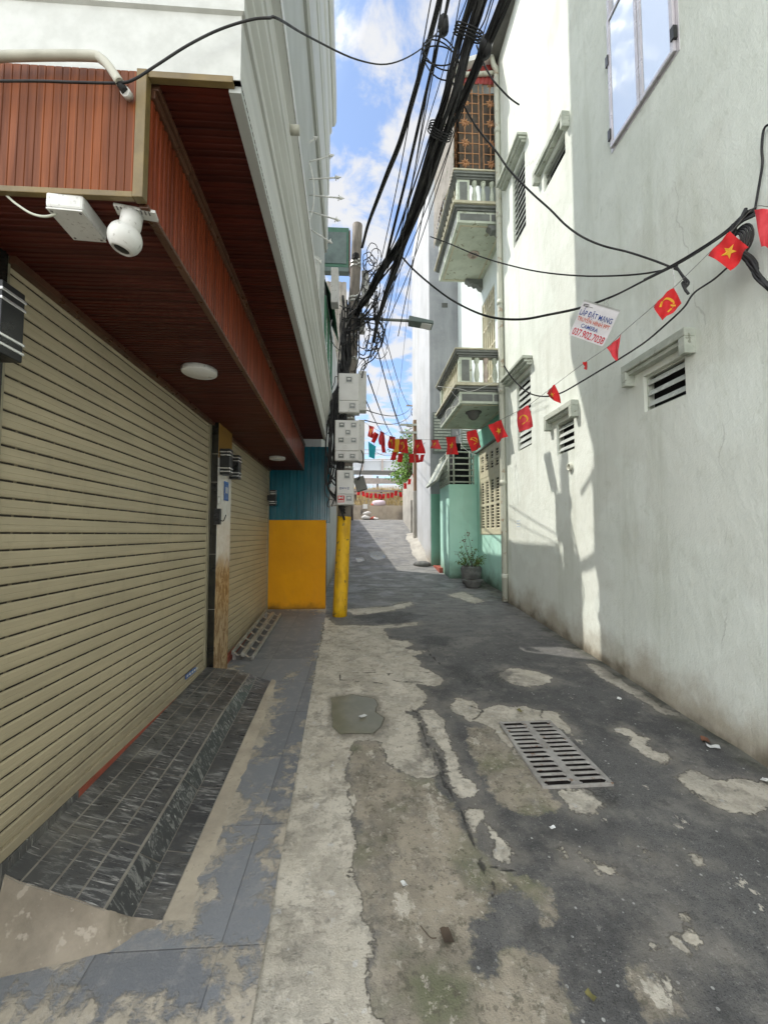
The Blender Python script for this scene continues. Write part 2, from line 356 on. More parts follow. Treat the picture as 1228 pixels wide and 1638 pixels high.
gv2 = N.n('ShaderNodeTexVoronoi', {'Scale': 26.0, 'Vector': N.pos}).outputs
g2 = N.n('ShaderNodeSeparateColor', {0: gv2['Color']}).outputs
asph = N.mix(N.ma('MULTIPLY', N.ss(gv2['Distance'], .20, .12), N.ss(g2[0], .84, .86)), asph, (.36, .36, .34))
asph = N.mix(N.ma('MULTIPLY', N.ss(N.noise(2.4, 8, .74), .47, .66), .55), asph, (.23, .215, .19))
asph = N.mix(N.ma('MULTIPLY', N.ss(N.noise(5.5, 6, .7, N.vec((1, 1, 1), (11, 3, 0))), .56, .70), .5), asph, (.05, .049, .047))
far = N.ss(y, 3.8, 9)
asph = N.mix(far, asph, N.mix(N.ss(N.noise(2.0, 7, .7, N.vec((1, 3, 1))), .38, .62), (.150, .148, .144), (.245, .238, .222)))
mud = N.mix(N.ss(N.noise(3.4, 7, .68), .36, .62), (.34, .295, .225), (.215, .19, .148))
mud = N.mix(N.ma('MULTIPLY', N.ss(N.noise(2.0, 5, .6, N.vec((1, 1, 1), (5, 3, 0))), .48, .64), .75), mud, (.115, .125, .066))
mud = N.mix(N.ma('MULTIPLY', N.ss(N.noise(11, 7, .74), .55, .66), .8), mud, (.31, .28, .225))
mud = N.mix(N.ma('MULTIPLY', N.ss(N.noise(34, 5, .7), .55, .66), .65), mud, (.085, .075, .058))
mud = N.mix(N.ma('MULTIPLY', N.ss(N.noise(6, 7, .75, N.vec((1, 1, 1), (7, 1, 0))), .57, .64), .6), mud, (.10, .085, .065))
con = N.mix(N.ss(N.noise(2.3, 6, .65), .35, .68), (.56, .515, .43), (.43, .39, .315))
con = N.mix(N.ma('MULTIPLY', N.ss(N.noise(7, 8, .74), .50, .62), .7), con, (.34, .305, .25))
con = N.mix(N.ma('MULTIPLY', N.ss(N.noise(19, 6, .72, N.vec((1, 1, 1), (2, 7, 0))), .55, .66), .6), con, (.24, .22, .18))
con = N.mix(N.ma('MULTIPLY', N.ss(N.noise(3.3, 8, .78, N.vec((1, 1, 1), (4, 9, 0))), .50, .58), .45), con, (.27, .25, .205))
con = N.mix(N.ma('MULTIPLY', N.ss(N.noise(60, 4, .7), .56, .70), .5), con, (.19, .18, .155))
con = N.mix(N.ma('MULTIPLY', N.ss(N.noise(13, 4, .6, N.vec((1, 1, 1), (9, 2, 0))), .64, .70), .7), con, (.50, .49, .46))
mud = N.mix(N.ma('MULTIPLY', N.ss(N.noise(21, 7, .78, N.vec((1, 1, 1), (1, 9, 0))), .565, .60), .75), mud, (.40, .365, .30))
mud = N.mix(N.ma('MULTIPLY', N.ss(N.noise(13, 8, .78, N.vec((1, 1, 1), (6, 6, 0))), .55, .60), .6), mud, (.095, .088, .062))
asph = N.mix(N.ma('MULTIPLY', N.ss(N.noise(24, 7, .78, N.vec((1, 1, 1), (3, 7, 0))), .60, .63), .55), asph, (.27, .26, .235))
asph = N.mix(N.ma('MULTIPLY', N.ss(N.noise(9, 8, .78, N.vec((1, 1, 1), (8, 8, 0))), .54, .62), .5), asph, (.055, .054, .052))
e1 = N.ma('ADD', N.attr('mud'), N.ma('ADD', polar_noise(N, .30, 5, 8), polar_noise(N, .10, 22, 6)))
mm = N.ma('MULTIPLY', N.ss(e1, -.018, .018), N.ss(N.noise(4.5, 8, .75, N.vec((1, 1, 1), (2, 2, 0))), .30, .50, .45, 1.0))
col = N.mix(mm, asph, mud)
halo = N.ma('MULTIPLY', N.ss(N.ma('ADD', N.attr('conc'), polar_noise(N, .34, 6, 8)), -.12, .02), .40)
col = N.mix(halo, col, (.27, .245, .205))
e2 = N.ma('ADD', N.attr('conc'), N.ma('ADD', polar_noise(N, .20, 7, 8), polar_noise(N, .09, 26, 6)))
cm = N.ma('MULTIPLY', N.ss(e2, -.006, .008), N.ss(N.noise(5.5, 8, .76, N.vec((1, 1, 1), (6, 4, 0))), .32, .50, .50, 1.0))
col = N.mix(cm, col, con)
# worn patches of bare concrete showing through, scattered
sc_ = N.ss(N.ma('ADD', N.noise(3.6, 7, .72, N.vec((1, .7, 1), (3, 8, 0))), N.ma('ADD', N.ma('MULTIPLY', far, -.5), N.ma('MULTIPLY', mm, .05))), .648, .672)
col = N.mix(N.ma('MULTIPLY', sc_, .8), col, con)
ck = N.ss(N.ma('ADD', N.attr('crack'), polar_noise(N, .044, 9, 7)), -.013, .0)
col = N.mix(N.ma('MULTIPLY', ck, .85), col, (.035, .033, .03))
oil = N.ss(N.ma('ADD', N.attr('oil'), polar_noise(N, .35, 7)), -.06, .06)
col = N.mix(N.ma('MULTIPLY', oil, .65), col, N.mix(N.ss(N.noise(70, 3, .7), .45, .62), (.022, .022, .022), (.12, .12, .115)))
gr = N.ss(N.ma('ADD', x, polar_noise(N, .5, 3)), 2.55, 2.8)
col = N.mix(N.ma('MULTIPLY', gr, .8), col, N.mix(N.ss(N.noise(4, 5, .7), .4, .6), (.06, .062, .045), (.16, .155, .125)))
pud = N.ss(N.ma('ADD', N.attr('puddle'), polar_noise(N, .05, 12, 5)), -.004, .006)
wet = N.ss(N.ma('ADD', N.attr('puddle'), polar_noise(N, .10, 9, 4)), -.07, .0)
col = N.mix(N.ma('MULTIPLY', wet, .55), col, (.10, .09, .07))
col = N.mix(pud, col, N.mix(N.ss(N.noise(9, 3), .4, .65), (.155, .15, .10), (.18, .17, .12)))
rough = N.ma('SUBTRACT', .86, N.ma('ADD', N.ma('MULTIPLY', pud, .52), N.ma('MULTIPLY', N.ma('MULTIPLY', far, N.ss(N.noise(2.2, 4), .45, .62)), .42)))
h = N.ma('ADD', N.ma('MULTIPLY', N.noise(150, 3, .6), .004), N.ma('ADD', N.ma('MULTIPLY', N.noise(9, 6, .65), .012), N.ma('MULTIPLY', cm, .012)))
h = N.ma('SUBTRACT', h, N.ma('MULTIPLY', ck, .012))
h = N.ma('MULTIPLY', h, N.ma('SUBTRACT', 1.0, pud))
N.set(col=col, rough=rough, spec=.35, nor=N.bump(h, 1.0, .9)); M['road'] = N.m
N = NT('dusty_pavement_tiles'); x, y, z = N.sep(N.pos)
tid = N.n('ShaderNodeTexWhiteNoise', {'Vector': N.n('ShaderNodeVectorMath', {0: N.n('ShaderNodeCombineXYZ', {0: N.ma('FLOOR', N.ma('DIVIDE', N.ma('ADD', x, .56), .48)), 1: N.ma('FLOOR', N.ma('DIVIDE', N.ma('ADD', y, .12), .62))}).outputs[0]}, operation='FLOOR').outputs[0]}).outputs[0]
til = N.mix(tid, (.205, .213, .224), (.15, .157, .168))
til = N.mix(N.ma('MULTIPLY', N.ss(N.noise(9, 8, .76), .48, .64), .55), til, (.27, .265, .255))
fx = N.ma('ABSOLUTE', N.ma('SUBTRACT', N.ma('FRACT', N.ma('DIVIDE', N.ma('ADD', x, .56), .48)), .5)); fy = N.ma('ABSOLUTE', N.ma('SUBTRACT', N.ma('FRACT', N.ma('DIVIDE', N.ma('ADD', y, .12), .62)), .5))
jn = N.ma('MAXIMUM', N.ss(fx, .4935, .4965), N.ss(fy, .4945, .497))
til = N.mix(N.ma('MULTIPLY', jn, .45), til, (.05, .05, .05))
dust = N.mix(N.ss(N.noise(4, 7, .7), .36, .64), (.44, .39, .31), (.30, .268, .212))
dust = N.mix(N.ma('MULTIPLY', N.ss(N.noise(45, 5, .7), .55, .68), .5), dust, (.15, .135, .11))
ds = N.ma('ADD', N.attr('tile'), N.ma('ADD', polar_noise(N, .95, 4.8, 9), polar_noise(N, .42, 15, 8)))
dm = N.ma('MULTIPLY', N.ss(ds, .04, -.09), N.ss(N.noise(8, 8, .75), .28, .48, .6, 1.0))
col = N.mix(dm, til, dust)
col = N.mix(N.ma('MULTIPLY', N.ss(N.noise(5, 4, .6, N.vec((1, 1, 1), (4, 4, 0))), .70, .72), .8), col, (.5, .48, .44))
N.set(col=col, rough=N.ma('ADD', .55, N.ma('MULTIPLY', dm, .35)), spec=.4, nor=N.bump(N.ma('ADD', N.ma('MULTIPLY', N.noise(90, 4, .65), .003), N.ma('SUBTRACT', N.ma('MULTIPLY', dm, .006), N.ma('MULTIPLY', jn, .004))), 1.0, .8)); M['pave'] = N.m
# ------------------------------------------------------------------ ground, road, pavement
S = -.03
def EX(y): return -.322 - .042 * y           # edge between pavement tiles and the concrete strip
mb = MB()
prof = [(y, gz(y) - .05) for y in (-40, -3, 2.73, 6, 10.3, 11.2, 12, 13, 14, 15.5, 17, 19, 20, 20.6)] + [(20.75, 2.3), (20.8, 3.02), (22.5, 3.45), (25, 4.25), (28, 4.5), (60, 4.5), (400, 4.5)]
XS = (-300, -40, -8, 0, 8, 40, 300)
for (a, b), (c, d) in zip(prof, prof[1:]):
    for p, q in zip(XS, XS[1:]): mb.quad((p, a, b), (q, a, b), (q, c, d), (p, c, d))
tag(mb.build('ground', M['terr'], fix=False), 'bare dusty ground under and around the alley', 'ground', kind='structure')
def sdf(P, poly, closed=True):
    poly = np.array(poly); n = len(poly); d = np.full(len(P), 1e9); ins = np.zeros(len(P), bool)
    for i in range(n if closed else n - 1):
        a = poly[i]; b = poly[(i + 1) % n]; e = b - a; w = P - a
        t = np.clip((w @ e) / max(e @ e, 1e-12), 0, 1); q = w - t[:, None] * e; d = np.minimum(d, np.hypot(q[:, 0], q[:, 1]))
        if closed:
            c1 = (a[1] <= P[:, 1]) & (b[1] > P[:, 1]); c2 = (a[1] > P[:, 1]) & (b[1] <= P[:, 1]); cr_ = e[0] * w[:, 1] - e[1] * w[:, 0]
            ins ^= (c1 & (cr_ > 0)) | (c2 & (cr_ < 0))
    return np.where(ins, d, -d) if closed else -d
def G2(pl): return [tuple(gnd(*p)[:2]) for p in pl]
edge = [(520, 985), (535, 1000), (600, 1001), (668, 995), (670, 1000), (612, 1006), (622, 1021), (651, 1026), (664, 1033), (645, 1038), (680, 1042), (660, 1050), (671, 1058), (673, 1067), (703, 1080), (708, 1090), (695, 1097), (665, 1095), (683, 1111), (681, 1129), (651, 1138), (669, 1153), (676, 1195), (690, 1203), (704, 1233), (693, 1246), (670, 1247), (638, 1230), (617, 1224), (611, 1190), (590, 1186), (566, 1187), (557, 1198), (559, 1268), (569, 1327), (563, 1385), (579, 1458), (597, 1488), (608, 1505), (594, 1520), (597, 1561), (594, 1614), (614, 1660), (380, 1660)]
CONC = [edge, [(671, 1136), (693, 1133), (708, 1153), (715, 1175), (721, 1192), (731, 1215), (743, 1239), (764, 1265), (758, 1278), (731, 1271), (715, 1253), (714, 1218), (700, 1195), (685, 1170)],
 [(743, 1294), (773, 1293), (790, 1324), (808, 1344), (822, 1363), (808, 1385), (790, 1375), (785, 1345), (772, 1318), (758, 1330), (749, 1318)],
 [(718, 1125), (732, 1115), (764, 1125), (767, 1138), (785, 1128), (841, 1131), (862, 1136), (888, 1140), (917, 1169), (914, 1179), (880, 1156), (797, 1157), (834, 1212), (815, 1195), (779, 1160), (753, 1154), (723, 1137)],
 [(794, 1078), (817, 1069), (858, 1074), (885, 1084), (882, 1093), (847, 1100), (808, 1090)],
 [(888, 1264), (937, 1261), (964, 1286), (940, 1304), (914, 1298)],
 [(1082, 1244), (1097, 1231), (1115, 1234), (1142, 1247), (1228, 1249), (1240, 1291), (1208, 1306), (1178, 1303), (1145, 1294), (1127, 1279), (1100, 1264)],
 [(984, 1169), (996, 1163), (1037, 1181), (1030, 1192), (1046, 1201), (1070, 1204), (1073, 1213), (1058, 1219), (1028, 1207), (1010, 1192), (1005, 1180)],
 [(935, 1062), (955, 1064), (1010, 1098), (1065, 1132), (1090, 1145), (1060, 1142), (1030, 1122), (990, 1100), (960, 1085)],
 [(896, 1354), (901, 1356), (909, 1378), (903, 1374)], [(917, 1360), (953, 1376), (971, 1384), (995, 1403), (959, 1400), (947, 1387)], [(1016, 1354), (1028, 1357), (1043, 1369), (1059, 1378), (1040, 1374), (1024, 1362)],
 [(1103, 1366), (1115, 1372), (1130, 1381), (1115, 1382)], [(1061, 1495), (1085, 1498), (1103, 1525), (1094, 1522)], [(1097, 1486), (1121, 1495), (1133, 1502), (1124, 1510), (1115, 1523), (1100, 1507)],
 [(1086, 1468), (1097, 1466), (1106, 1481), (1092, 1478)], [(1034, 1508), (1046, 1510), (1055, 1521), (1040, 1518)], [(1152, 1516), (1160, 1517), (1163, 1523), (1156, 1525)], [(1049, 1564), (1064, 1565), (1088, 1590), (1082, 1597), (1067, 1590), (1055, 1578)],
 [(546, 975), (620, 970), (655, 962), (660, 967), (625, 978), (570, 985)], [(715, 952), (740, 947), (775, 962), (760, 966)]]
MUD = [[(557, 1198), (590, 1186), (611, 1190), (617, 1224), (638, 1230), (670, 1247), (693, 1246), (723, 1288), (749, 1344), (793, 1385), (852, 1397), (878, 1430), (860, 1437), (825, 1430), (787, 1436), (776, 1470), (748, 1505), (757, 1555), (773, 1572), (793, 1530), (830, 1522), (868, 1530), (881, 1551), (899, 1599), (915, 1660), (614, 1660), (594, 1614), (600, 1500), (579, 1458), (563, 1385), (569, 1327), (559, 1268)],
 [(753, 1166), (797, 1157), (873, 1260), (896, 1289), (876, 1301), (846, 1307), (811, 1289), (785, 1269), (764, 1228), (744, 1187)], [(985, 1545), (1015, 1530), (1060, 1570), (1085, 1620), (1040, 1630), (1000, 1580)], [(862, 1435), (885, 1450), (890, 1470), (870, 1480)]]
PUD = [[(529, 1116), (563, 1110), (598, 1116), (605, 1126), (600, 1138), (615, 1148), (610, 1163), (598, 1175), (563, 1175), (544, 1175), (532, 1163)], [(590, 882), (612, 881), (618, 892), (602, 897), (592, 891)], [(568, 893), (580, 890), (584, 897), (572, 900)]]
CRK = [[(655, 1132), (668, 1140), (673, 1160), (676, 1180), (688, 1198), (705, 1212), (702, 1239), (717, 1265), (735, 1291), (743, 1312), (752, 1338), (764, 1362), (767, 1382), (784, 1412), (787, 1432)], [(541, 1074), (568, 1077), (588, 1076), (622, 1078), (620, 1085), (627, 1089), (656, 1091), (690, 1092)], [(541, 1077), (544, 1089), (563, 1088), (580, 1091), (612, 1094)], [(622, 1078), (650, 1074), (690, 1077)],
 [(545, 1010), (560, 1005), (575, 1004), (607, 1005)], [(545, 1040), (570, 1038), (580, 1042)], [(600, 1012), (640, 1022), (660, 1024)], [(604, 972), (640, 965), (662, 962)], [(752, 1128), (775, 1138), (764, 1148), (748, 1152)], [(864, 1135), (866, 1150)], [(767, 1382), (800, 1390), (830, 1396)], [(680, 1035), (700, 1060), (720, 1075)], [(690, 1190), (712, 1228), (722, 1268)]]
OIL = [[(715, 1065), (735, 1062), (765, 1085), (772, 1098), (745, 1095), (725, 1085)], [(560, 985), (640, 978), (680, 985), (640, 1000), (580, 995)], [(670, 1015), (720, 1020), (715, 1035), (680, 1030)], [(905, 1240), (985, 1262), (990, 1290), (940, 1270)], [(676, 1195), (705, 1215), (720, 1285), (745, 1320), (700, 1250)], [(830, 1075), (800, 1100), (770, 1085), (790, 1070)]]
def jit(pl):
    r = random.Random(len(pl)); P = [Vector((p[0], p[1])) for p in G2(pl)]; out = []
    for a, b in zip(P, P[1:]):
        n = max(2, int((b - a).length / .05)); nr = Vector((-(b - a).y, (b - a).x)).normalized()
        out += [tuple(a.lerp(b, k / n) + nr * r.uniform(-.014, .014)) for k in range(n)]
    return out + [tuple(P[-1])]
def gridmesh(name, xs, ys, zf, fields, m, xmap):
    X, Y = np.meshgrid(np.array(xs), np.array(ys), indexing='ij')
    Xw = xmap(X, Y); P = np.stack([Xw.ravel(), Y.ravel()], 1)
    zb = np.interp(P[:, 1], [a for a, b in GP], [b for a, b in GP])
    z = zb + np.array([zf(a, b) for a, b in P])
    n, k = X.shape; i, j = np.meshgrid(np.arange(n - 1), np.arange(k - 1), indexing='ij'); q = (i * k + j).ravel()
    me = bpy.data.meshes.new(name); me.from_pydata(np.column_stack([P, z]).tolist(), [], np.column_stack([q, q + k, q + k + 1, q + 1]).tolist())
    me.polygons.foreach_set('use_smooth', [True] * len(me.polygons)); me.materials.append(m)
    for fn, (polys, closed) in fields.items():
        v = np.full(len(P), -.6)
        for pl in polys: v = np.maximum(v, sdf(P, G2(pl) if closed else jit(pl), closed))
        a = me.attributes.new(fn, 'FLOAT', 'POINT'); a.data.foreach_set('value', np.clip(v, -.6, .6).astype(np.float32))
    me.update(); o = bpy.data.objects.new(name, me); COL.objects.link(o); WT[o] = Matrix.Identity(4); return o
lin = np.linspace
ys = np.concatenate([lin(-3, .9, 14)[:-1], lin(.9, 4.2, 166)[:-1], lin(4.2, 8, 110)[:-1], lin(8, 20.62, 120)])
rz = lambda a, b: .010 * mnoise.noise(Vector((a * 1.7, b * 1.7, 0))) + .005 * mnoise.noise(Vector((a * 5, b * 5, 3)))
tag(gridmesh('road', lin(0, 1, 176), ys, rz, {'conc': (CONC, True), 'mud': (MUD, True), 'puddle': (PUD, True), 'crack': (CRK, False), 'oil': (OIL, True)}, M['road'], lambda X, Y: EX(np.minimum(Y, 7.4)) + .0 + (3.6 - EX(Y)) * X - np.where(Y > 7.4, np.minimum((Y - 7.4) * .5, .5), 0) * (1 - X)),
    'cracked grey alley road patched with pale concrete and dark asphalt', 'road', kind='structure')
TIL = [[(450, 1110), (508, 1045), (492, 1150), (480, 1208), (464, 1289), (435, 1300), (395, 1290), (400, 1235), (425, 1180)], [(352, 1370), (395, 1330), (425, 1340), (432, 1411), (415, 1450), (400, 1520), (345, 1610), (300, 1600), (320, 1500), (330, 1420)], [(-60, 1545), (110, 1520), (160, 1508), (190, 1520), (300, 1500), (345, 1500), (345, 1612), (-60, 1625)], [(420, 970), (522, 984), (508, 1050), (440, 1100), (370, 1080), (370, 1060)]]
ysp = np.concatenate([lin(-3, .9, 14)[:-1], lin(.9, 5, 140)[:-1], lin(5, 7.4, 50)])
tag(gridmesh('pavement', lin(0, 1, 110), ysp, lambda a, b: .008, {'tile': (TIL, True)}, M['pave'], lambda X, Y: np.where(Y < 1.3, -4, -1.75) + (EX(Y) + .012 - np.where(Y < 1.3, -4, -1.75)) * X),
    'dusty dark grey tiled pavement before the shutters', 'pavement', kind='structure')
# ================================================================== SHOP HOUSE (left)
def LX(x0, y): return x0 + S * y
shop = thing('shop_house', 'white shop house on the left with beige roller shutters under a dark red wooden overhang', 'house', (-1.6, 4.2, .2))
NY = 1.347
def BX(y): return -.692 - .047 * y           # outer face of the wooden box
UE = 6.7                                      # far end of the upper storeys
mb = MB()                                     # ground-floor wall behind and between the shutters
def sw(y, z, d): return Vector((LX(-1.50, y) - d, y, z))
wall_holes(mb, sw, NY, 7.2, -.2, 3.2, [(1.66, 4.13, .24, 2.76), (4.64, 7.12, .20, 2.76)], .12)
mb.quad((-6, NY, -.3), (LX(-1.5, NY), NY, -.3), (LX(-1.5, NY), NY, 3.2), (-6, NY, 3.2))
mb.quad((-6, 7.2, -.3), (LX(-1.5, 7.2), 7.2, -.3), (LX(-1.5, 7.2), 7.2, 3.2), (-6, 7.2, 3.2))
wall = mb.build('wall', M['shop_white'], shop)
def shutter(y0, y1, z0, z1, sticker):
    n = int(round((z1 - z0) / .0728)); p = (z1 - z0) / n
    mb = MB(); ms = MB()
    for i in range(n):
        b = z0 + i * p
        pr = [(0.001, b + .008), (.006, b + .011), (.0085, b + .022), (.0085, b + .036), (.0072, b + .038), (.0085, b + .040), (.0085, b + p - .008), (.004, b + p - .001), (0, b + p)]
        secs = []
        for k_ in range(15):
            y = y0 + (y1 - y0) * k_ / 14; w_ = .0022 * mnoise.noise(Vector((y * 1.6, i * .23, y0))) + .0012 * mnoise.noise(Vector((y * 3.1, i * 7.7, 3)))
            secs.append([Vector((LX(-1.425, y) + d + w_, y, z + w_ * .5)) for d, z in pr])
        for A_, B_ in zip(secs, secs[1:]): mb.strip(A_, B_)
        pr = [(-.002, b - .001), (-.001, b + .008)]
        ms.strip([Vector((LX(-1.425, y0) + d, y0, z)) for d, z in pr], [Vector((LX(-1.425, y1) + d, y1, z)) for d, z in pr])
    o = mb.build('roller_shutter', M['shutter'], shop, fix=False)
    ms.build('slot_line', M['slot'] if sticker else M['slot_closed'], o, fix=False)
    for ya, yb in ((y0 - .05, y0), (y1, y1 + .05)):
        r = MB(); r.hexa([Vector((LX(-1.46, ya), ya, z0 - .02)), Vector((LX(-1.402, ya), ya, z0 - .02)), Vector((LX(-1.402, yb), yb, z0 - .02)), Vector((LX(-1.46, yb), yb, z0 - .02)), Vector((LX(-1.46, ya), ya, z1)), Vector((LX(-1.402, ya), ya, z1)), Vector((LX(-1.402, yb), yb, z1)), Vector((LX(-1.46, yb), yb, z1))])
        r.build('guide_rail', M['rail'], o)
    b = MB(); b.hexa([Vector((LX(q, y), y, z)) for z in (z0 - .035, z0 + .012) for q, y in ((-1.44, y0), (-1.402, y0), (-1.402, y1), (-1.44, y1))])
    b.build('bottom_bar', M['shutter'], o, bevel=.004)
    return o
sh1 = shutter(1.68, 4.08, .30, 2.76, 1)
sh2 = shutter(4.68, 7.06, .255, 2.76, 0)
q = MB()
a = onX(297, 1083, -1.405, S); b = onX(312, 1072, -1.405, S)
q.box(0, a.y, .345, .003, b.y, .385, M=Matrix.Translation((LX(-1.408, a.y), 0, 0)))
for i in range(5): q.box(.003, a.y + .02 + i * .05, .357, .0045, a.y + .052 + i * .05, .373, 1, M=Matrix.Translation((LX(-1.408, a.y), 0, 0)))
q.build('sticker', [M['sign_blue'], M['plastic']], sh1)
# pillar between the shutters, and the one by the near end
def pillar(y0, y1, x1, name='pillar'):
    m = MB(); m.hexa([Vector((LX(-1.6, y0), y0, .0)), Vector((LX(x1, y0), y0, .0)), Vector((LX(x1, y1), y1, .0)), Vector((LX(-1.6, y1), y1, .0)), Vector((LX(-1.6, y0), y0, 2.76)), Vector((LX(x1, y0), y0, 2.76)), Vector((LX(x1, y1), y1, 2.76)), Vector((LX(-1.6, y1), y1, 2.76))])
    for k, fi in enumerate(range(6)): m.m[fi] = 1 if k == 3 else 0
    o = m.build(name, [M['granite'], M['marble']], shop, bevel=.004)
    return o
p1 = pillar(4.135, 4.60, -1.335)
for z in (2.42, 2.13, 1.4, .85): g = MB(); g.box(LX(-1.43, 4.13), 4.1325, z, LX(-1.332, 4.13), 4.136, z + .004); g.build('tile_joint', M['grout'], p1)
p0 = MB(); p0.box(-1.7, NY + .003, 0, LX(-1.40, 1.5), 1.66, 2.76); p0.build('pillar', M['granite'], shop)
# red curb under the far shutter
c = MB(); c.hexa([Vector((LX(q, y), y, z)) for z in (.05, .212) for q, y in ((-1.6, 4.63), (-1.365, 4.63), (-1.365, 7.12), (-1.6, 7.12))]); c.build('curb', M['red_step'], shop, bevel=.006)
c = MB(); c.hexa([Vector((LX(q, y), y, z)) for z in (.2, .268) for q, y in ((-1.6, 2.25), (-1.398, 2.25), (-1.398, 4.1), (-1.6, 4.1))]); c.build('threshold', M['red_step'], shop)
c = MB(); c.hexa([Vector((LX(q, y), y, z)) for z in (.1, .266) for q, y in ((-1.6, 1.68), (-1.398, 1.68), (-1.398, 2.249), (-1.6, 2.249))]); c.build('threshold', M['slate'], shop)
# soffits, wooden box with planks and ribs
def ribs(pts, n0, nrm, depth, pitch, P0, P1, Q0, Q1, mb, gap=.25):
    pass
mb = MB(); xs = -.755; k = 0
while xs > -3.4:                               # planks on the face towards the viewer
    pr = [(xs, NY), (xs - .002, NY - .0025), (xs - .0252, NY - .0025), (xs - .0272, NY)]
    mb.strip([Vector((x, y, 2.76)) for x, y in pr], [Vector((x, y, 3.205)) for x, y in pr]); xs -= .0272
box = mb.build('wood_box', M['wood_front'], shop, fix=False)
mb = MB(); y = NY; T = []
while y < 7.12:
    for dy, d in ((0, 0), (.003, .010), (.020, .010), (.023, 0)): T.append((y + dy, d))
    y += .036
mb.strip([Vector((BX(y) + d, y, 2.75)) for y, d in T], [Vector((BX(y) + d, y, 3.2)) for y, d in T])
mb.build('ribbed_panel', M['wood_side'], box, fix=False)
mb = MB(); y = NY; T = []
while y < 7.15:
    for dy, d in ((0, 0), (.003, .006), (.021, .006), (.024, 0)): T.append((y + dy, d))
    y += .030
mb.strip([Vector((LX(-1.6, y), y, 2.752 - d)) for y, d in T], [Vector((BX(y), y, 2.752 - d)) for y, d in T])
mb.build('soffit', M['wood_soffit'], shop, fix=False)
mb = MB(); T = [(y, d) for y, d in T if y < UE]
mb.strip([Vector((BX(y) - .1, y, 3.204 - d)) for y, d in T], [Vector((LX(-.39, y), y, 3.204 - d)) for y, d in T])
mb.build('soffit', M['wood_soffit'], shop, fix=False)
mb = MB(); mb.hexa([Vector((q, y, z)) for z in (2.77, 3.19) for q, y in ((-6, NY + .01), (BX(NY) - .02, NY + .01), (BX(7.1) - .02, 7.1), (-6, 7.1))]); mb.build('box_core', M['dark'], box)
t = MB()
t.box(BX(NY) - .022, NY - .012, 2.742, BX(NY) + .012, NY + .02, 3.206)
t.box(-3.4, NY - .010, 2.742, BX(NY) - .023, NY + .012, 2.762)
t.box(BX(NY) + .013, NY - .004, 3.185, LX(-.415, NY), NY + .02, 3.209)
t.build('corner_trim', M['brass_trim'], box, bevel=.002)
t = MB()
for a, b, d0, d1 in ((2.737, 2.752, -.02, .012), (3.145, 3.175, .004, .022), (3.176, 3.2, .004, .034)):
    t.hexa([Vector((BX(y) + d, y, z)) for z in (a, b) for d, y in ((d0, NY + .03), (d1, NY + .03), (d1, 7.1), (d0, 7.1))])
t.build('crown_trim', M['brown_trim'], box, bevel=.003)
t = MB(); t.hexa([Vector((LX(q, y), y, z)) for z in (2.715, 2.748) for q, y in ((-1.42, 1.67), (-1.375, 1.67), (-1.375, 7.1), (-1.42, 7.1))]); t.build('shutter_trim', M['brown_trim'], shop)
# profile rings round the overhanging slab and the upper storeys
def ring(prof, x0, name, m, y1=UE, parent=shop, bev=0, s=S):
    mb = MB(); L = []
    for o, z in prof:
        a, b = NY - o, y1 + o
        L.append([Vector((-6, a, z)), Vector((x0 + o + s * a, a, z)), Vector((x0 + o + s * b, b, z)), Vector((-6, b, z))])
    for A, B in zip(L, L[1:]):
        for i in range(3): mb.quad(A[i], A[i + 1], B[i + 1], B[i])
    mb.quad(*L[0]); mb.quad(*L[-1])
    return mb.build(name, m, parent, fix=True)
fas = ring([(-.03, 3.205), (-.03, 3.198), (0, 3.198), (0, 3.44), (.012, 3.445), (.012, 3.50), (.03, 3.53), (.03, 3.56), (.05, 3.60), (.05, 3.65), (.058, 3.66), (.058, 3.80), (.085, 3.83), (.085, 3.90), (-.03, 3.92)], -.39, 'fascia', M['shop_trim'])
e = MB()
e.hexa([Vector((LX(q, y), y, z)) for z in (3.172, 3.197) for q, y in ((-.435, NY + .02), (-.392, NY + .02), (-.392, UE - .02), (-.435, UE - .02))])
e.build('edge_strip', M['shop_grey'], fas)
e = MB(); e.hexa([Vector((LX(q, y), y, z)) for z in (3.84, 3.905) for q, y in ((-.3045, NY), (-.298, NY), (-.298, UE), (-.3045, UE))]); e.build('drip_edge', M['plastic'], fas)
ring([(0, 3.905), (0, 6.2)], -.42, 'upper_wall', M['shop_grey'], y1=6.3)
ring([(-.01, 6.2), (.03, 6.2), (.03, 6.26), (.045, 6.28), (.045, 7.2), (.06, 7.22), (.06, 7.32), (.065, 7.4)], -.42, 'cornice', M['shop_trim'], y1=6.3)
ring([(.062, 7.4), (.072, 7.42), (.072, 8.2), (.09, 8.24), (.10, 8.3), (.10, 8.75)], -.42, 'cornice', M['shop_trim'], y1=6.22)
ring([(.12, 8.75), (.14, 8.8), (.16, 8.9), (.16, 9.4), (.05, 9.6), (.05, 15.5)], -.42, 'cornice', M['shop_trim'], y1=6.55)
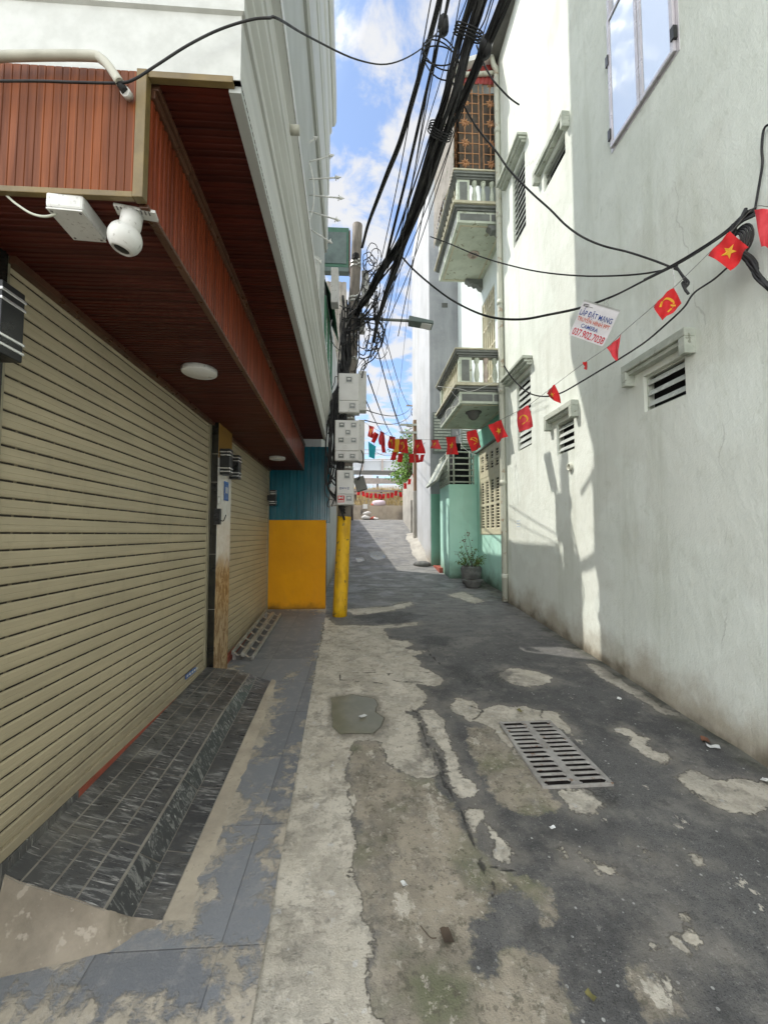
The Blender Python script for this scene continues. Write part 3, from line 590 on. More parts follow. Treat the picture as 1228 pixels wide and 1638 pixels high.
# small pieces on the shop house
pv = MB()
pts = cr([(-2.4, NY - .05, 3.30), (-1.25, NY - .05, 3.225), (-.93, NY - .05, 3.235), (-.86, NY - .05, 3.215)], 5) + cr([onY(182, 108, NY - .05), onY(192, 122, NY - .045), onY(206, 152, NY - .03)], 4)
pts = [onY(px, py, NY - .045) for px, py in ((-60, 96), (0, 90), (80, 88), (148, 89), (162, 94), (172, 103), (180, 114), (192, 132))]
pv.tube(cr(pts, 5), .0145, 12)
t = pv.build('drain_pipe', M['pvc'], shop)
k = MB(); k.tube([onY(176, 110, NY - .045), onY(200, 146, NY - .035)], .0125, 12); k.tube([onY(199, 144, NY - .035), onY(206, 153, NY - .012)], .016, 12, 1); k.build('outlet', [M['black_paint'], M['plastic']], t)
k = MB(); q_ = onX(464, 207, -.305, S); k.tube([q_, q_ + (onY(479, 208, q_.y) - q_)], .022, 12); k.build('drain_spout', M['pvc'], shop)
# fan of spears guarding the far end of the balcony
fan = MB(); c0 = onY(487, 290, 6.2)
for a, b in (((478, 240), (508, 218)), ((482, 262), (535, 247)), ((485, 287), (546, 283)), ((488, 311), (551, 317)), ((490, 336), (545, 353)), ((494, 365), (532, 389)), ((495, 404), (514, 421))):
    A = onY(*a, 3.86); B = onY(*b, 3.84); d = (B - A)
    fan.tube([A, B - d * .16], .007, 6); fan.tube([B - d * .18, B - d * .10, B], [.007, .016, .001], 6)
    w = d.cross(Vector((0, 1, 0))).normalized() * .03
    fan.tube([B - d * .15 - w, B - d * .15 + w], .005, 5)
fan.tube(cr([onY(*p, 3.85) for p in ((478, 235), (495, 262), (502, 300), (500, 335), (490, 362))], 5), .007, 6)
fan.build('spear_guard', M['plastic'], shop)
br = MB(); br.prism([onY(*p, 4.3) for p in ((497, 405), (512, 412), (511, 455), (508, 468), (499, 440))], (0, .05, 0)); br.build('wall_bracket', M['shop_trim'], shop)
# ------------------------------------------------------------------ tiled steps with smeared cement edges
steps = thing('tiled_step', 'black streaked slate steps sloping down from the near shutter', 'steps', (-1.15, 3, .1))
Y0, Y1 = 1.80, 4.12
R0_ = [(-1.413, .215), (-1.33, .180), (-1.21, .148), (-1.10, .115), (-.985, .078), (-.912, -.028), (-.785, -.050)]
R1_ = [(-1.405, .262), (-1.32, .245), (-1.21, .225), (-1.11, .205), (-1.00, .185), (-.935, .072), (-.79, .058)]
R2_ = [(-1.40, .290), (-1.31, .275), (-1.21, .255), (-1.10, .23), (-1.0, .195), (-.93, .155), (-.79, .104)]
NR = 6; RI = 4
def sp(i, t, up=0.0):
    y = (Y0 + (.05 if i >= 5 else -.03 * i / 4)) * (1 - t) + (Y1 + .11 * (i / NR)) * t
    if t < .65: w = t / .65; P, Q = R0_[i], R1_[i]
    else: w = (t - .65) / .35; w = w ** 1.3; P, Q = R1_[i], R2_[i]
    return Vector((LX(P[0] * (1 - w) + Q[0] * w, y), y, P[1] * (1 - w) + Q[1] * w + up))
tm = MB(); gm = MB(); rm = MB()
for i in range(NR):
    tgt = rm if i == RI else tm
    cuts = [0] + [c_ + .012 * math.sin(i * 5 + c_ * 9) for c_ in (.13 if i % 2 else .10, .335, .66, .87)] + [1]
    for ta, tb in zip(cuts, cuts[1:]):
        n = max(2, int((tb - ta) * 16)); 
        f0, f1 = .03, .97
        def pt(u, t, up):
            A, B = sp(i, t), sp(i + 1, t); return A.lerp(B, u) + Vector((0, 0, up)) if i != RI else A.lerp(B, u) + Vector((up, 0, up * .3))
        e = .0013
        tgt.grid(lambda s_, u: pt(.04 + .92 * u, ta + e + (tb - ta - 2 * e) * s_, .004), n, 1, 0, False)
    gm.grid(lambda s_, u: sp(i, s_).lerp(sp(i + 1, s_), u), 24, 1, 0, False)
tm.build('tile', M['slate'], steps, fix=False); rm.build('riser', M['slate_up'], steps, fix=False); gm.build('grout_bed', M['grout'], steps, fix=False)
cm_ = MB()
def endp(t):                                    # near end profile of the tiles
    i = min(int(t * NR), NR - 1); return sp(i, 0).lerp(sp(i + 1, 0), t * NR - i)
def cem(u, t):
    A = endp(t) + Vector((0, .004, .003)); g_ = Vector((A.x + .05, 1.63 + .16 * t, 0)); g_.z = gz(g_.y) + .004
    A2 = A if u > 0 else A
    p = A.lerp(g_, u); p.z = A.z * (1 - u) ** 1.9 + g_.z * (1 - (1 - u) ** 1.9) + .006 * mnoise.noise(Vector((p.x * 9, p.y * 9, 1))) * (u * (1 - u) * 4)
    p.x += .012 * mnoise.noise(Vector((t * 9, u * 3, 5))); return p
cm_.grid(cem, 12, 36)
cm_.grid(lambda u, t: Vector((endp(0).x + .05 * t - 1.4 * u, (endp(0).y + .004) * (1 - t) + 1.63 * t, (endp(0).z + .003) * (1 - t) ** 1.9 + (gz(1.63) + .004) * (1 - (1 - t) ** 1.9))), 6, 10)
cm_.build('cement_ramp', M['cement_dark'], steps)
cs = MB()
def cstrip(u, t):
    y = 1.81 + t * 2.44; a = sp(NR, t); x = a.x + u * (.075 + .02 * mnoise.noise(Vector((t * 8, 0, 2))) + .05 * (1 - t)); e = a.z + .005
    return Vector((x, a.y + (.04 if t > .99 else 0), e * (1 - u) + (gz(a.y) + .007) * u + .004 * mnoise.noise(Vector((x * 14, y * 14, 0))) * u * (1 - u) * 4))
cs.grid(cstrip, 6, 60); cs.build('cement_edge', M['cement'], steps)
# ------------------------------------------------------------------ aluminium ramp by the far shutter
ramp = thing('loading_ramp', 'short metal ramp of channels and rungs leaning below the far shutter', 'ramp', (-1.4, 5.7, .2))
mb = MB()
def rp(u, y): return Vector((LX(-1.335 + .235 * u, y), y, gz(y) + .115 - .05 * u))
YA, YB = 4.78, 6.62
for u in (0, .46, .54, 1.0):
    a, b = rp(u, YA), rp(u, YB)
    mb.hexa([a + Vector((-.013, 0, -.03)), a + Vector((.013, 0, -.03)), b + Vector((.013, 0, -.03)), b + Vector((-.013, 0, -.03)), a + Vector((-.013, 0, .012)), a + Vector((.013, 0, .012)), b + Vector((.013, 0, .012)), b + Vector((-.013, 0, .012))])
mb.build('side_rail', M['steel'], ramp, bevel=.004)
for k in range(8):
    y = YA + .02 + k * (YB - YA - .04) / 7
    for u0, u1 in ((.02, .45), (.55, .98)):
        mb = MB(); pts = [rp(u0 + (u1 - u0) * i / 8, y) + Vector((0, 0, -.028 * math.sin(math.pi * i / 8) - .002)) for i in range(9)]
        mb.strip([p for p in pts], [p + Vector((0, .035, 0)) for p in pts]); mb.strip([p + Vector((0, 0, -.006)) for p in pts], [p + Vector((0, .035, -.006)) for p in pts]); mb.strip([p for p in pts], [p + Vector((0, 0, -.006)) for p in pts])
        mb.build('rung', M['steel'], ramp)
for y in (YA + .03, YB - .06):
    for u in (.05, .95):
        p = rp(u, y); mb = MB(); mb.box(p.x - .02, y, gz(y) + .012, p.x + .02, y + .03, p.z - .02); mb.build('foot', M['iron'], ramp)
# ------------------------------------------------------------------ wall lamps
def wall_lamp(label):
    t = thing('wall_lamp', label, 'lamp', (0, 0, 0), 'black box lamps on the shop front')
    b = MB(); b.box(-.05, -.05, 0, .05, .05, .27); b.build('body', M['black_paint'], t, bevel=.004)
    for z in (.028, .062, .197, .231):
        s_ = MB(); s_.box(-.054, -.054, z, .054, .054, z + .013); s_.build('band', M['silver'], t, bevel=.003)
    p = MB(); p.box(-.10, -.03, .09, -.05, .03, .18); p.build('mount', M['black_paint'], t); return t
l1 = wall_lamp('large black lamp with silver bands on the pillar at the near end of the shutter'); l1.location = (-1.35, 1.525, 2.255)
l2 = copy_tree(l1); l2['label'] = 'black lamp with silver bands in front on the pillar between the two shutters'; l2.location = (-1.405, 4.215, 2.215)
l2.rotation_euler = (0, 0, 0)
l3 = copy_tree(l1); l3['label'] = 'black lamp just behind another one on the pillar between the shutters'; l3.location = (-1.41, 4.53, 2.215)
l4 = copy_tree(l1); l4['label'] = 'dim black lamp in the shadowed corner beside the teal sheet'; l4.location = (-1.53, 7.02, 2.10)
# things on the pillar
sg = MB(); a = LX(-1.331, 4.35)
sg.box(a, 4.33, 1.965, a + .006, 4.46, 2.17); sg.box(a + .006, 4.36, 2.05, a + .008, 4.385, 2.11, 1); sg.box(a + .006, 4.40, 2.05, a + .008, 4.425, 2.11, 1); sg.box(a + .006, 4.36, 2.045, a + .008, 4.43, 2.055, 1)
tag(sg.build('number_plate', [M['sign_blue'], M['plastic']], bevel=.001), 'small blue enamel plate on the marble pillar between the shutters', 'sign')
sp_ = MB(); sp_.tube([(-1.44, 4.118, 1.90), (-1.44, 4.118, 1.985)], .012, 10); sp_.box(-1.475, 4.085, 1.70, -1.415, 4.132, 1.86, 1); sp_.tube(cr([(-1.415, 4.11, 1.74), (-1.385, 4.115, 1.74), (-1.365, 4.12, 1.80)], 4), .005, 6, 1)
tag(sp_.build('switch_box', [M['plastic'], M['black_paint']]), 'black switch box with a white plug on the granite pillar side', 'switch')
# ceiling lights
def clight(x, y, r, label):
    t = thing('ceiling_light', label, 'light', (x, y, 2.72), 'round lights under the wooden overhang')
    b = MB(); b.lathe([(0, 2.746), (r, 2.746), (r, 2.722), (r * .985, 2.716)], (x, y, 0), 40); b.build('rim', M['plastic'], t)
    d = MB(); d.lathe([(r * .985, 2.717), (r * .93, 2.712), (0, 2.711)], (x, y, 0), 40); d.build('diffuser', M['lamp_white'], t)
clight(-1.125, 2.785, .115, 'round white light on the wooden soffit nearer the camera'); clight(-1.25, 5.97, .115, 'round white light at the far end of the wooden soffit')
# security camera and junction box
cam_ = thing('security_camera', 'white dome security camera hanging from the corner of the wooden soffit', 'camera', (-.93, 1.45, 2.7))
b = MB(); R_ = Matrix.Translation((-.80, 1.405, 2.742)) @ Matrix.Rotation(rad(12), 4, 'Z')
b.box(-.065, -.022, -.006, .065, .022, .004, M=R_)
for i in range(9): b.box(-.058 + i * .0125, -.0225, -.0068, -.053 + i * .0125, -.004, -.006, 1, M=R_)
b.build('mount_plate', [M['plastic'], M['ink_grey']], cam_)
pc = Vector((-.845, 1.42, 2.655))
b = MB(); b.tube([(-.815, 1.408, 2.74), (-.822, 1.41, 2.70), pc], [.034, .034, .03], 14); b.build('arm', M['plastic'], cam_)
b = MB(); prof = [(0, .056)] + [(.054 * math.sin(a), .056 * math.cos(a)) for a in lin(.15, 2.55, 18)] + [(.026, -.041), (0, -.036)]
b.lathe([(r, z) for r, z in prof], pc, 28, M=Matrix.Rotation(rad(14), 4, 'Y')); b.build('dome', M['plastic'], cam_)
b = MB(); b.lathe([(.024, -.042), (.015, -.046), (0, -.047)], pc, 20, M=Matrix.Rotation(rad(14), 4, 'Y')); b.build('lens', M['black_paint'], cam_)
jb = thing('junction_box', 'white junction box with a cable on the wooden soffit beside the camera', 'junction box', (-1.0, 1.42, 2.7))
b = MB(); RJ = Matrix.Translation((-1.005, 1.415, 2.715)) @ Matrix.Rotation(rad(4), 4, 'Z'); b.box(-.058, -.075, -.02, .058, .075, .034, M=RJ); b.build('box', M['plastic'], jb, bevel=.008)
b = MB(); b.box(-.056, -.073, -.026, .056, .073, -.0205, M=RJ)
for sx in (-.045, .045):
    for sy in (-.062, .062): b.tube([RJ @ Vector((sx, sy, -.026)), RJ @ Vector((sx, sy, -.0275))], .0045, 8, 1)
b.build('lid', [M['plastic'], M['ink_grey']], jb, bevel=.003)
b = MB(); b.tube(cr([onY(*p, 1.36) for p in ((-40, 292), (0, 305), (25, 325), (50, 341), (72, 346), (90, 342))], 5), .004, 8); b.build('lead', M['pvc_cream'], jb)
# ------------------------------------------------------------------ yellow wall, teal sheet
yw = MB(); yw.grid(lambda u, v: Vector((-1.63 + 1.0 * u, 7.15 + .006 * mnoise.noise(Vector((u * 5, v * 5, 0))), .22 + 1.635 * v)), 20, 20); yw.box(-1.63, 7.16, .2, -.632, 7.26, 1.853)
tag(yw.build('garden_wall', M['yellow'], fix=False), 'low bright yellow painted wall at the end of the pavement', 'wall')
tl = MB(); T = []; x = -1.66
while x < -.61:
    for dx, d in ((0, 0), (.012, .016), (.036, .016), (.048, 0), (.085, 0), (.09, .004), (.095, 0)): T.append((x + dx, d))
    x += .125
tl.strip([Vector((x, 7.19 - d, 1.80)) for x, d in T], [Vector((x, 7.19 - d, 3.18)) for x, d in T])
tag(tl.build('corrugated_sheet', M['teal'], fix=False), 'glossy teal corrugated metal sheet standing above the yellow wall', 'metal sheet')
# ================================================================== WHITE HOUSE (right)
RX = 2.79
wh = thing('white_house', 'tall white plastered house with louvred windows filling the right side', 'house', (4, 3, .1))
WIN = [(3.235, 3.745, 2.805, 3.165), (5.05, 5.525, 2.725, 3.17), (6.36, 6.945, 3.08, 4.33), (5.08, 5.725, 6.86, 7.17), (6.40, 6.965, 6.87, 8.25)]
CAS = (3.14, 4.11, 5.87, 8.05)
mb = MB()
def rw(y, z, d): return Vector((RX + d, y, z))
wall_holes(mb, rw, -5, 7.62, -.6, 11.5, WIN + [CAS], .11)
mb.quad((RX, 7.62, -.6), (9, 7.62, -.6), (9, 7.62, 11.5), (RX, 7.62, 11.5)); mb.quad((RX, -5, -.6), (9, -5, -.6), (9, -5, 11.5), (RX, -5, 11.5)); mb.quad((RX, -5, 11.5), (9, -5, 11.5), (9, 7.62, 11.5), (RX, 7.62, 11.5))
mb.build('wall', M['white_wall'], wh, fix=False)
for k, (a, b, c, d) in enumerate(WIN):
    f = MB(); w = .022; xo = RX + .035
    for q in ((a, a + w, c, d), (b - w, b, c, d), (a + w, b - w, c, c + w), (a + w, b - w, d - w, d)): f.box(xo, q[0], q[2], xo + .045, q[1], q[3])
    fr_ = f.build('window', M['hood'], wh, bevel=.002)
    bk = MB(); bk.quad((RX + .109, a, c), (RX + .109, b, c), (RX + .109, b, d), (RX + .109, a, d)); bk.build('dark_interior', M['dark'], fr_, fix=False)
    sl = MB(); n = max(3, int(round((d - c) / .115)))
    for i in range(n):
        z = c + w + (i + .5) * (d - c - 2 * w) / n; h = .047 if k in (2, 4) else .030
        sl.hexa([Vector((xo + x, y, z + zz)) for x, zz in ((-.012, -h * .8), (-.008, -h * .8 - .004)) for y in (a + w,)] + [Vector((xo + x, y, z + zz)) for x, zz in ((-.008, -h * .8 - .004), (-.012, -h * .8)) for y in (b - w,)] +
                [Vector((xo + x, a + w, z + zz)) for x, zz in ((.016, h), (.020, h - .004))] + [Vector((xo + x, b - w, z + zz)) for x, zz in ((.020, h - .004), (.016, h))])
    sl.build('louvre', M['louvre'], fr_)
    h = MB()
    if k in (0, 1, 3):
        y0, y1, z1 = a - .12, b + .19, d + .175; pr = .10
        h.box(RX - pr, y0, z1 - .075, RX + .001, y1, z1); h.box(RX - pr * .72, y0 + .04, z1 - .115, RX + .001, y1 - .04, z1 - .076)
        for ya, yb in ((y0, y0 + .07), (y1 - .07, y1)): h.box(RX - pr, ya, z1 - .22, RX + .001, yb, z1 - .0755)
    else:
        y0, y1, z1 = a - .10, b + .40, d + .21; pr = .17
        for dz, dp in ((0, pr), (.05, pr * .78), (.09, pr * .5)): h.box(RX - dp, y0 + dz * .4, z1 - dz - .048, RX + .001, y1 - dz * .4, z1 - dz)
    h.build('window_hood', M['hood'], wh, bevel=.006)
a, b, c, d = CAS; mid = (a + b) / 2 - .02; xo = RX - .005
f = MB()
for q in ((a, a + .045, c, d), (b - .045, b, c, d), (a + .045, b - .045, c, c + .05), (a + .045, b - .045, d - .05, d), (mid - .03, mid + .03, c + .05, d - .05)): f.box(xo, q[0], q[2], xo + .07, q[1], q[3])
cw = f.build('casement_window', M['alu'], wh, bevel=.004)
def sash(y0, y1, z0, z1, ang, hinge):
    H = Vector((xo - .004, hinge, 0)); Rm = Matrix.Translation(H) @ Matrix.Rotation(ang, 4, 'Z') @ Matrix.Translation(-H)
    s_ = MB(); w = .04
    for q in ((y0, y0 + w, z0, z1), (y1 - w, y1, z0, z1), (y0 + w, y1 - w, z0, z0 + w), (y0 + w, y1 - w, z1 - w, z1)): s_.box(xo - .03, q[0], q[2], xo - .002, q[1], q[3], M=Rm)
    o = s_.build('sash', M['alu'], cw, bevel=.004)
    g_ = MB(); g_.box(xo - .018, y0 + w - .004, z0 + w - .004, xo - .012, y1 - w + .004, z1 - w + .004, M=Rm); g_.build('pane', M['glass'], o)
    hg = MB()
    for z in (z0 + .10, z0 + .98): hg.box(xo - .042, hinge - .02, z, xo - .004, hinge + .02, z + .12)
    hg.build('hinge', M['black_paint'], o)
sash(a + .03, mid - .004, c + .03, d - .03, rad(0), a + .03); sash(mid + .004, b - .03, c + .03, 7.42, rad(0), b - .03)
g_ = MB(); g_.box(xo + .03, mid, 7.4, xo + .035, b - .03, d - .03); g_.build('pane', M['glass'], cw)
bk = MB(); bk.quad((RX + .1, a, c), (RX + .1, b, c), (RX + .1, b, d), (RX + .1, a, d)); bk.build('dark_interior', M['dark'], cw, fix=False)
v = MB(); p = onX(913, 747, RX); v.lathe([(.052, 0), (.052, .035), (.036, .035), (.034, .004), (0, .004)], (RX - .001, p.y, p.z), 20, M=Matrix.Rotation(rad(-90), 4, 'Y')); v.build('vent_pipe', M['pvc_cream'], wh)
dp = MB(); dp.tube([(RX - .055, 7.56, z) for z in (.33, 2, 4, 6, 8, 10, 11.0)], .055, 14)
for z in (.8, 2.6, 4.4, 6.2, 8.0, 9.8): dp.lathe([(.055, -.05), (.062, -.05), (.062, .05), (.055, .05)], (RX - .055, 7.56, z), 14)
dp.tube(cr([(RX - .055, 7.56, 11.0), (RX - .06, 7.56, 11.15), (RX - .11, 7.56, 11.26), (RX - .14, 7.56, 11.4)], 4), .05, 12); dp.build('drainpipe', M['pvc_cream'], wh)
ev = MB(); ev.box(RX - .2, -5, 11.40, RX + .0, 7.66, 11.47); ev.box(RX - .2, -5, 11.47, RX - .16, 7.66, 11.62); ev.box(RX - .16, -5, 11.5, 9, 7.66, 11.6); ev.build('eaves', M['hood_dark'], wh)
st = MB(); q = onX(829, 838, RX); st.box(RX - .002, q.y - .1, q.z - .09, RX - .0005, q.y + .1, q.z + .09)
for i in range(3): st.box(RX - .003, q.y - .08, q.z + .045 - i * .05, RX - .002, q.y + .07, q.z + .062 - i * .05, 1)
st.build('stencil_mark', [M['white_wall'], mat('faded_blue_stencil', (.50, .58, .64), rough=.8)], wh)
# ================================================================== GREEN HOUSE
GX = 2.99
gh = thing('green_house', 'mint green tube house with two small balconies and a barred top floor', 'house', (4, 9, .5))
def gw(y, z, d): return Vector((GX + d, y, z))
GW = (8.40, 9.92, 1.60, 3.68); GD = (8.62, 9.55, 4.55, 7.30)
mb = MB(); wall_holes(mb, gw, 7.62, 12.0, -.2, 4.2, [GW], .08); mb.build('lower_wall', M['mint'], gh, fix=False)
mb = MB(); wall_holes(mb, gw, 7.62, 12.0, 4.2, 11.2, [GD], .10); mb.quad((GX, 7.62, 11.2), (9, 7.62, 11.2), (9, 12, 11.2), (GX, 12, 11.2)); mb.build('upper_wall', M['pale'], gh, fix=False)
sp2 = MB(); sp2.box(GX - .045, 7.63, 3.72, GX + .0, 10.2, 4.19); sp2.build('dark_band', M['mint2'], gh); sp2 = MB(); sp2.box(GX - .07, 7.63, 3.69, GX - .001, 10.2, 3.719); sp2.build('band_trim', M['balc_grey'], gh)
# louvred ground-floor window: three hinged leaves
a, b, c, d = GW
f = MB()
for q in ((a, a + .05, c, d), (b - .05, b, c, d), (a + .05, b - .05, c, c + .05), (a + .05, b - .05, d - .05, d), (a + .05, b - .05, 2.98, 3.03)): f.box(GX - .012, q[0], q[2], GX + .05, q[1], q[3])
gwin = f.build('shuttered_window', M['cream_sh'], gh, bevel=.003)
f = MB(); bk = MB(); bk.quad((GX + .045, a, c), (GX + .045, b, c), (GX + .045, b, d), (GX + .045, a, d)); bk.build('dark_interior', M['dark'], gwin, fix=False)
W_ = (b - a - .10) / 4
for i in range(4):
    ya = a + .05 + i * W_
    for z0, z1 in ((c + .05, 2.98), (3.03, d - .05)):
        for q in ((ya + .003, ya + .07, z0, z1), (ya + W_ - .07, ya + W_ - .003, z0, z1), (ya + .07, ya + W_ - .07, z0, z0 + .09), (ya + .07, ya + W_ - .07, z1 - .09, z1), (ya + .07, ya + W_ - .07, (z0 + z1) / 2 - .03, (z0 + z1) / 2 + .03)): f.box(GX - .004, q[0], q[2], GX + .03, q[1], q[3])
        z = z0 + .10
        while z < z1 - .10:
            if abs(z - (z0 + z1) / 2) > .045: f.hexa([Vector(p) for p in ((GX - .002, ya + .07, z - .010), (GX + .004, ya + .07, z - .012), (GX + .004, ya + W_ - .07, z - .012), (GX - .002, ya + W_ - .07, z - .010), (GX + .004, ya + .07, z + .011), (GX + .010, ya + .07, z + .009), (GX + .010, ya + W_ - .07, z + .009), (GX + .004, ya + W_ - .07, z + .011))])
            z += .066
f.build('louvred_leaf', M['cream_sh'], gwin)
# balcony door with lattice
a, b, c, d = GD; f = MB()
for i in range(7): y = a + (b - a) * i / 6; f.box(GX + .01, y - .02, c, GX + .05, y + .02, d)
for z in (c + .02, 5.3, 6.0, 6.6, 7.0, d - .03): f.box(GX + .015, a, z - .02, GX + .045, b, z + .02)
dr = f.build('balcony_door', M['cream_sh'], gh); f = MB(); f.quad((GX + .08, a, c), (GX + .08, b, c), (GX + .08, b, d), (GX + .08, a, d)); f.build('glazing', M['louvre'], dr, fix=False)
BXF, BY0, BY1 = 1.93, 7.70, 9.62
BALP = [(.052, 0), (.056, .03), (.035, .05), (.033, .07), (.050, .14), (.054, .20), (.038, .28), (.026, .36), (.030, .39), (.048, .41), (.054, .44), (.054, .48)]
def balcony(zb, zs, zr0, zr1, name_extra, pinkish):
    """zb underside, zs slab top, zr0/zr1 rail"""
    s_ = MB(); s_.box(BXF, BY0, zb, GX, BY1, zb + .24)
    fl = s_.build('balcony', M['balc'], gh, bevel=.006)
    p = MB()                                   # recessed grey panels on the slab sides, ceiling moulding
    p.box(BXF + .05, BY0 - .004, zb + .05, (BXF + GX) / 2 + .14, BY0 + .001, zb + .19); p.box((BXF + GX) / 2 + .17, BY0 - .004, zb + .05, GX - .2, BY0 + .001, zb + .19)
    for i in range(3): p.box(BXF - .004, BY0 + .06 + i * .63, zb + .05, BXF + .001, BY0 + .60 + i * .63, zb + .19)
    p.build('inset_panel', M['balc_grey'], fl)
    p = MB(); p.box(BXF + .07, BY0 + .07, zb - .012, BXF + .10, BY1 - .07, zb + .001); p.box(GX - .12, BY0 + .07, zb - .012, GX - .09, BY1 - .07, zb + .001); p.box(BXF + .10, BY0 + .07, zb - .012, GX - .12, BY0 + .10, zb + .001); p.box(BXF + .10, BY1 - .10, zb - .012, GX - .12, BY1 - .07, zb + .001)
    p.build('ceiling_moulding', M['balc_cream'], fl)
    def edge(z0, prof, mt, nm):
        m = MB(); z = z0
        for h_, o in prof:
            m.box(BXF - o, BY0 - o, z, GX, BY1 + o, z + h_ - .001); z += h_
        m.build(nm, mt, fl, bevel=.004)
    edge(zb + .24, [(.04, .03), (.05, .07)], M['balc_grey'], 'lower_cornice'); edge(zb + .331, [(.035, .11), (.03, .10)], M['balc_cream'], 'floor_edge')
    def railb(z0, prof, mt, nm):
        m = MB(); z = z0
        for h_, o in prof:
            w = .11
            m.box(BXF - o, BY0 - o, z, GX, BY0 + w + o, z + h_ - .001); m.box(BXF - o, BY0 + w + o + .0005, z, BXF + w + o, BY1 + o, z + h_ - .001); z += h_
        m.build(nm, mt, fl, bevel=.004)
    railb(zr1 - .15, [(.035, .02), (.04, .05), (.045, .08)], M['balc_grey'], 'handrail'); railb(zr1 - .029, [(.03, .10)], M['balc_cream'], 'rail_cap')
    k = MB(); z0 = zb + .398; z1 = zr1 - .152
    k.box(BXF, BY1 - .11, z0, BXF + .11, BY1, z1); k.build('corner_post', M['balc'], fl, bevel=.004); k = MB(); k.box(BXF, BY0, z0, BXF + .26, BY0 + .11, z1)
    ps = k.build('corner_post', M['balc'], fl, bevel=.004); k = MB(); k.box(BXF + .05, BY0 - .004, z0 + .06, BXF + .21, BY0 + .001, z1 - .05); k.build('inset_panel', M['balc_grey'], ps, bevel=.01)
    sc_ = (z1 - z0) / .48
    for i in range(4):
        m = MB(); m.lathe([(r, z * sc_ + z0) for r, z in BALP], (BXF + .37 + i * .185, BY0 + .055, 0), 12); m.build('baluster', M['balu_pink'] if i % 2 and pinkish else M['balc'], fl)
    for i in range(9):
        m = MB(); m.lathe([(r, z * sc_ + z0) for r, z in BALP], (BXF + .055, BY0 + .30 + i * .165, 0), 10); m.build('baluster', M['balc_cream'], fl)
    return fl
b1 = balcony(4.20, 4.54, 4.63, 5.29, 'lower', True); b2 = balcony(7.95, 8.4, 8.45, 9.02, 'upper', False)
lt = MB(); q = onZ(757, 660, 4.19); lt.lathe([(.0, -.17), (.05, -.16), (.10, -.11), (.125, -.05), (.135, -.02), (.17, -.015), (.17, 0)], (q.x, q.y, 4.197), 20); lt.build('ceiling_lamp', M['hood_dark'], b1)
sc_ = MB(); q = onX(783, 655, GX - .06); sc_.tube([(q.x + .06, q.y, q.z), (q.x - .12, q.y - .02, q.z + .02)], .04, 10); sc_.lathe([(0, -.05), (.05, -.03), (.06, 0), (.04, .05), (0, .06)], (q.x - .16, q.y - .02, q.z + .04), 12); sc_.build('wall_light', M['balc_grey'], b1)
for zb, yy in ((7.95, 7.72), (7.95, 9.45)):     # scrolled consoles under the upper balcony
    k = MB(); k.prism([(GX - x, yy, zb - .002 - z) for x, z in ((0, 0), (.42, 0), (.42, .05), (.36, .08), (.33, .13), (.25, .11), (.20, .17), (.13, .15), (.09, .22), (0, .26))], (0, .16, 0)); k.build('console', M['balc_grey'], b2, bevel=.008)
q = onZ(757, 408, 7.93); k = MB(); k.lathe([(.07, 0), (.11, -.03), (.13, 0), (.07, 0)], (q.x, q.y, 7.945), 20); k.tube([(q.x + .05 * math.cos(t), q.y + .05 * math.sin(t), 7.92) for t in lin(0, 9, 24)], .018, 6); k.build('ceiling_rose', M['balu_pink'], b2)
k = MB()
for pts_ in (((700, 618), (735, 622), (752, 626), (775, 618), (802, 606)), ((722, 626), (735, 645), (715, 655), (712, 668)), ((795, 612), (799, 640), (801, 668), (802, 690)), ((730, 690), (738, 712), (752, 724), (762, 728))): k.tube(cr([onY(x, y, BY0 - .14) for x, y in pts_], 5), .005, 5)
k.build('loose_wire', M['plastic'], b1)
# cage over the upper balcony
cage = MB(); z0, z1 = 9.02, 11.02
def bar(a, b, r=.011): cage.tube([a, b], r, 5, cap=False)
for x in (BXF + .02, BXF + .17, BXF + .33, BXF + .47, BXF + .56, BXF + .71, BXF + .85): bar((x, BY0, z0), (x, BY0, z1))
for i in range(9):
    z = z0 + .2 + i * .22; bar((BXF + .02, BY0, z), (BXF + .47 if True else 0, BY0, z)); bar((BXF + .56, BY0, z), (GX, BY0, z))
for z in (9.65, 10.75): bar((BXF + .47, BY0, z), (BXF + .56, BY0, z))
for y in lin(BY0, BY1, 12): bar((BXF + .02, y, z0), (BXF + .02, y, z1))
for i in range(9): bar((BXF + .02, BY0, z0 + .2 + i * .22), (BXF + .02, BY1, z0 + .2 + i * .22))
def star8(c, ax, r):
    for k in range(8):
        q = math.pi * k / 4 + .2; dv = ax * math.cos(q) + Vector((0, 0, 1)) * math.sin(q); cage.tube([c + dv * r * .2, c + dv * r * .62, c + dv * r], [.012, .02, .003], 5)
for x in (BXF + .17, BXF + .71, BXF + .88):
    for i in (0, 2, 4, 6, 8): star8(Vector((x, BY0 - .012, z0 + .2 + i * .22)), Vector((1, 0, 0)), .10)
for y in lin(BY0 + .25, BY1 - .25, 5):
    for i in (0, 2, 4, 6, 8): star8(Vector((BXF + .01, y, z0 + .2 + i * .22)), Vector((0, 1, 0)), .10)
cg = cage.build('window_cage', M['rustbar'], gh)
tp = MB(); tp.grid(lambda u, v: Vector((BXF + .1 + (GX - BXF - .1) * u, 7.86 + .03 * math.sin(u * 9 + v * 4), 9.05 + 1.9 * v)), 16, 10); tp.grid(lambda u, v: Vector((BXF + .12 + .03 * math.sin(u * 14), 7.9 + 1.7 * u, 9.05 + 1.9 * v)), 16, 10); tp.build('tarpaulin', M['tarp'], gh)
rf = MB(); T = []; x = BXF - .02
while x < GX + .3:
    for dx, dd in ((0, 0), (.02, .014), (.05, .014), (.07, 0)): T.append((x + dx, dd))
    x += .09
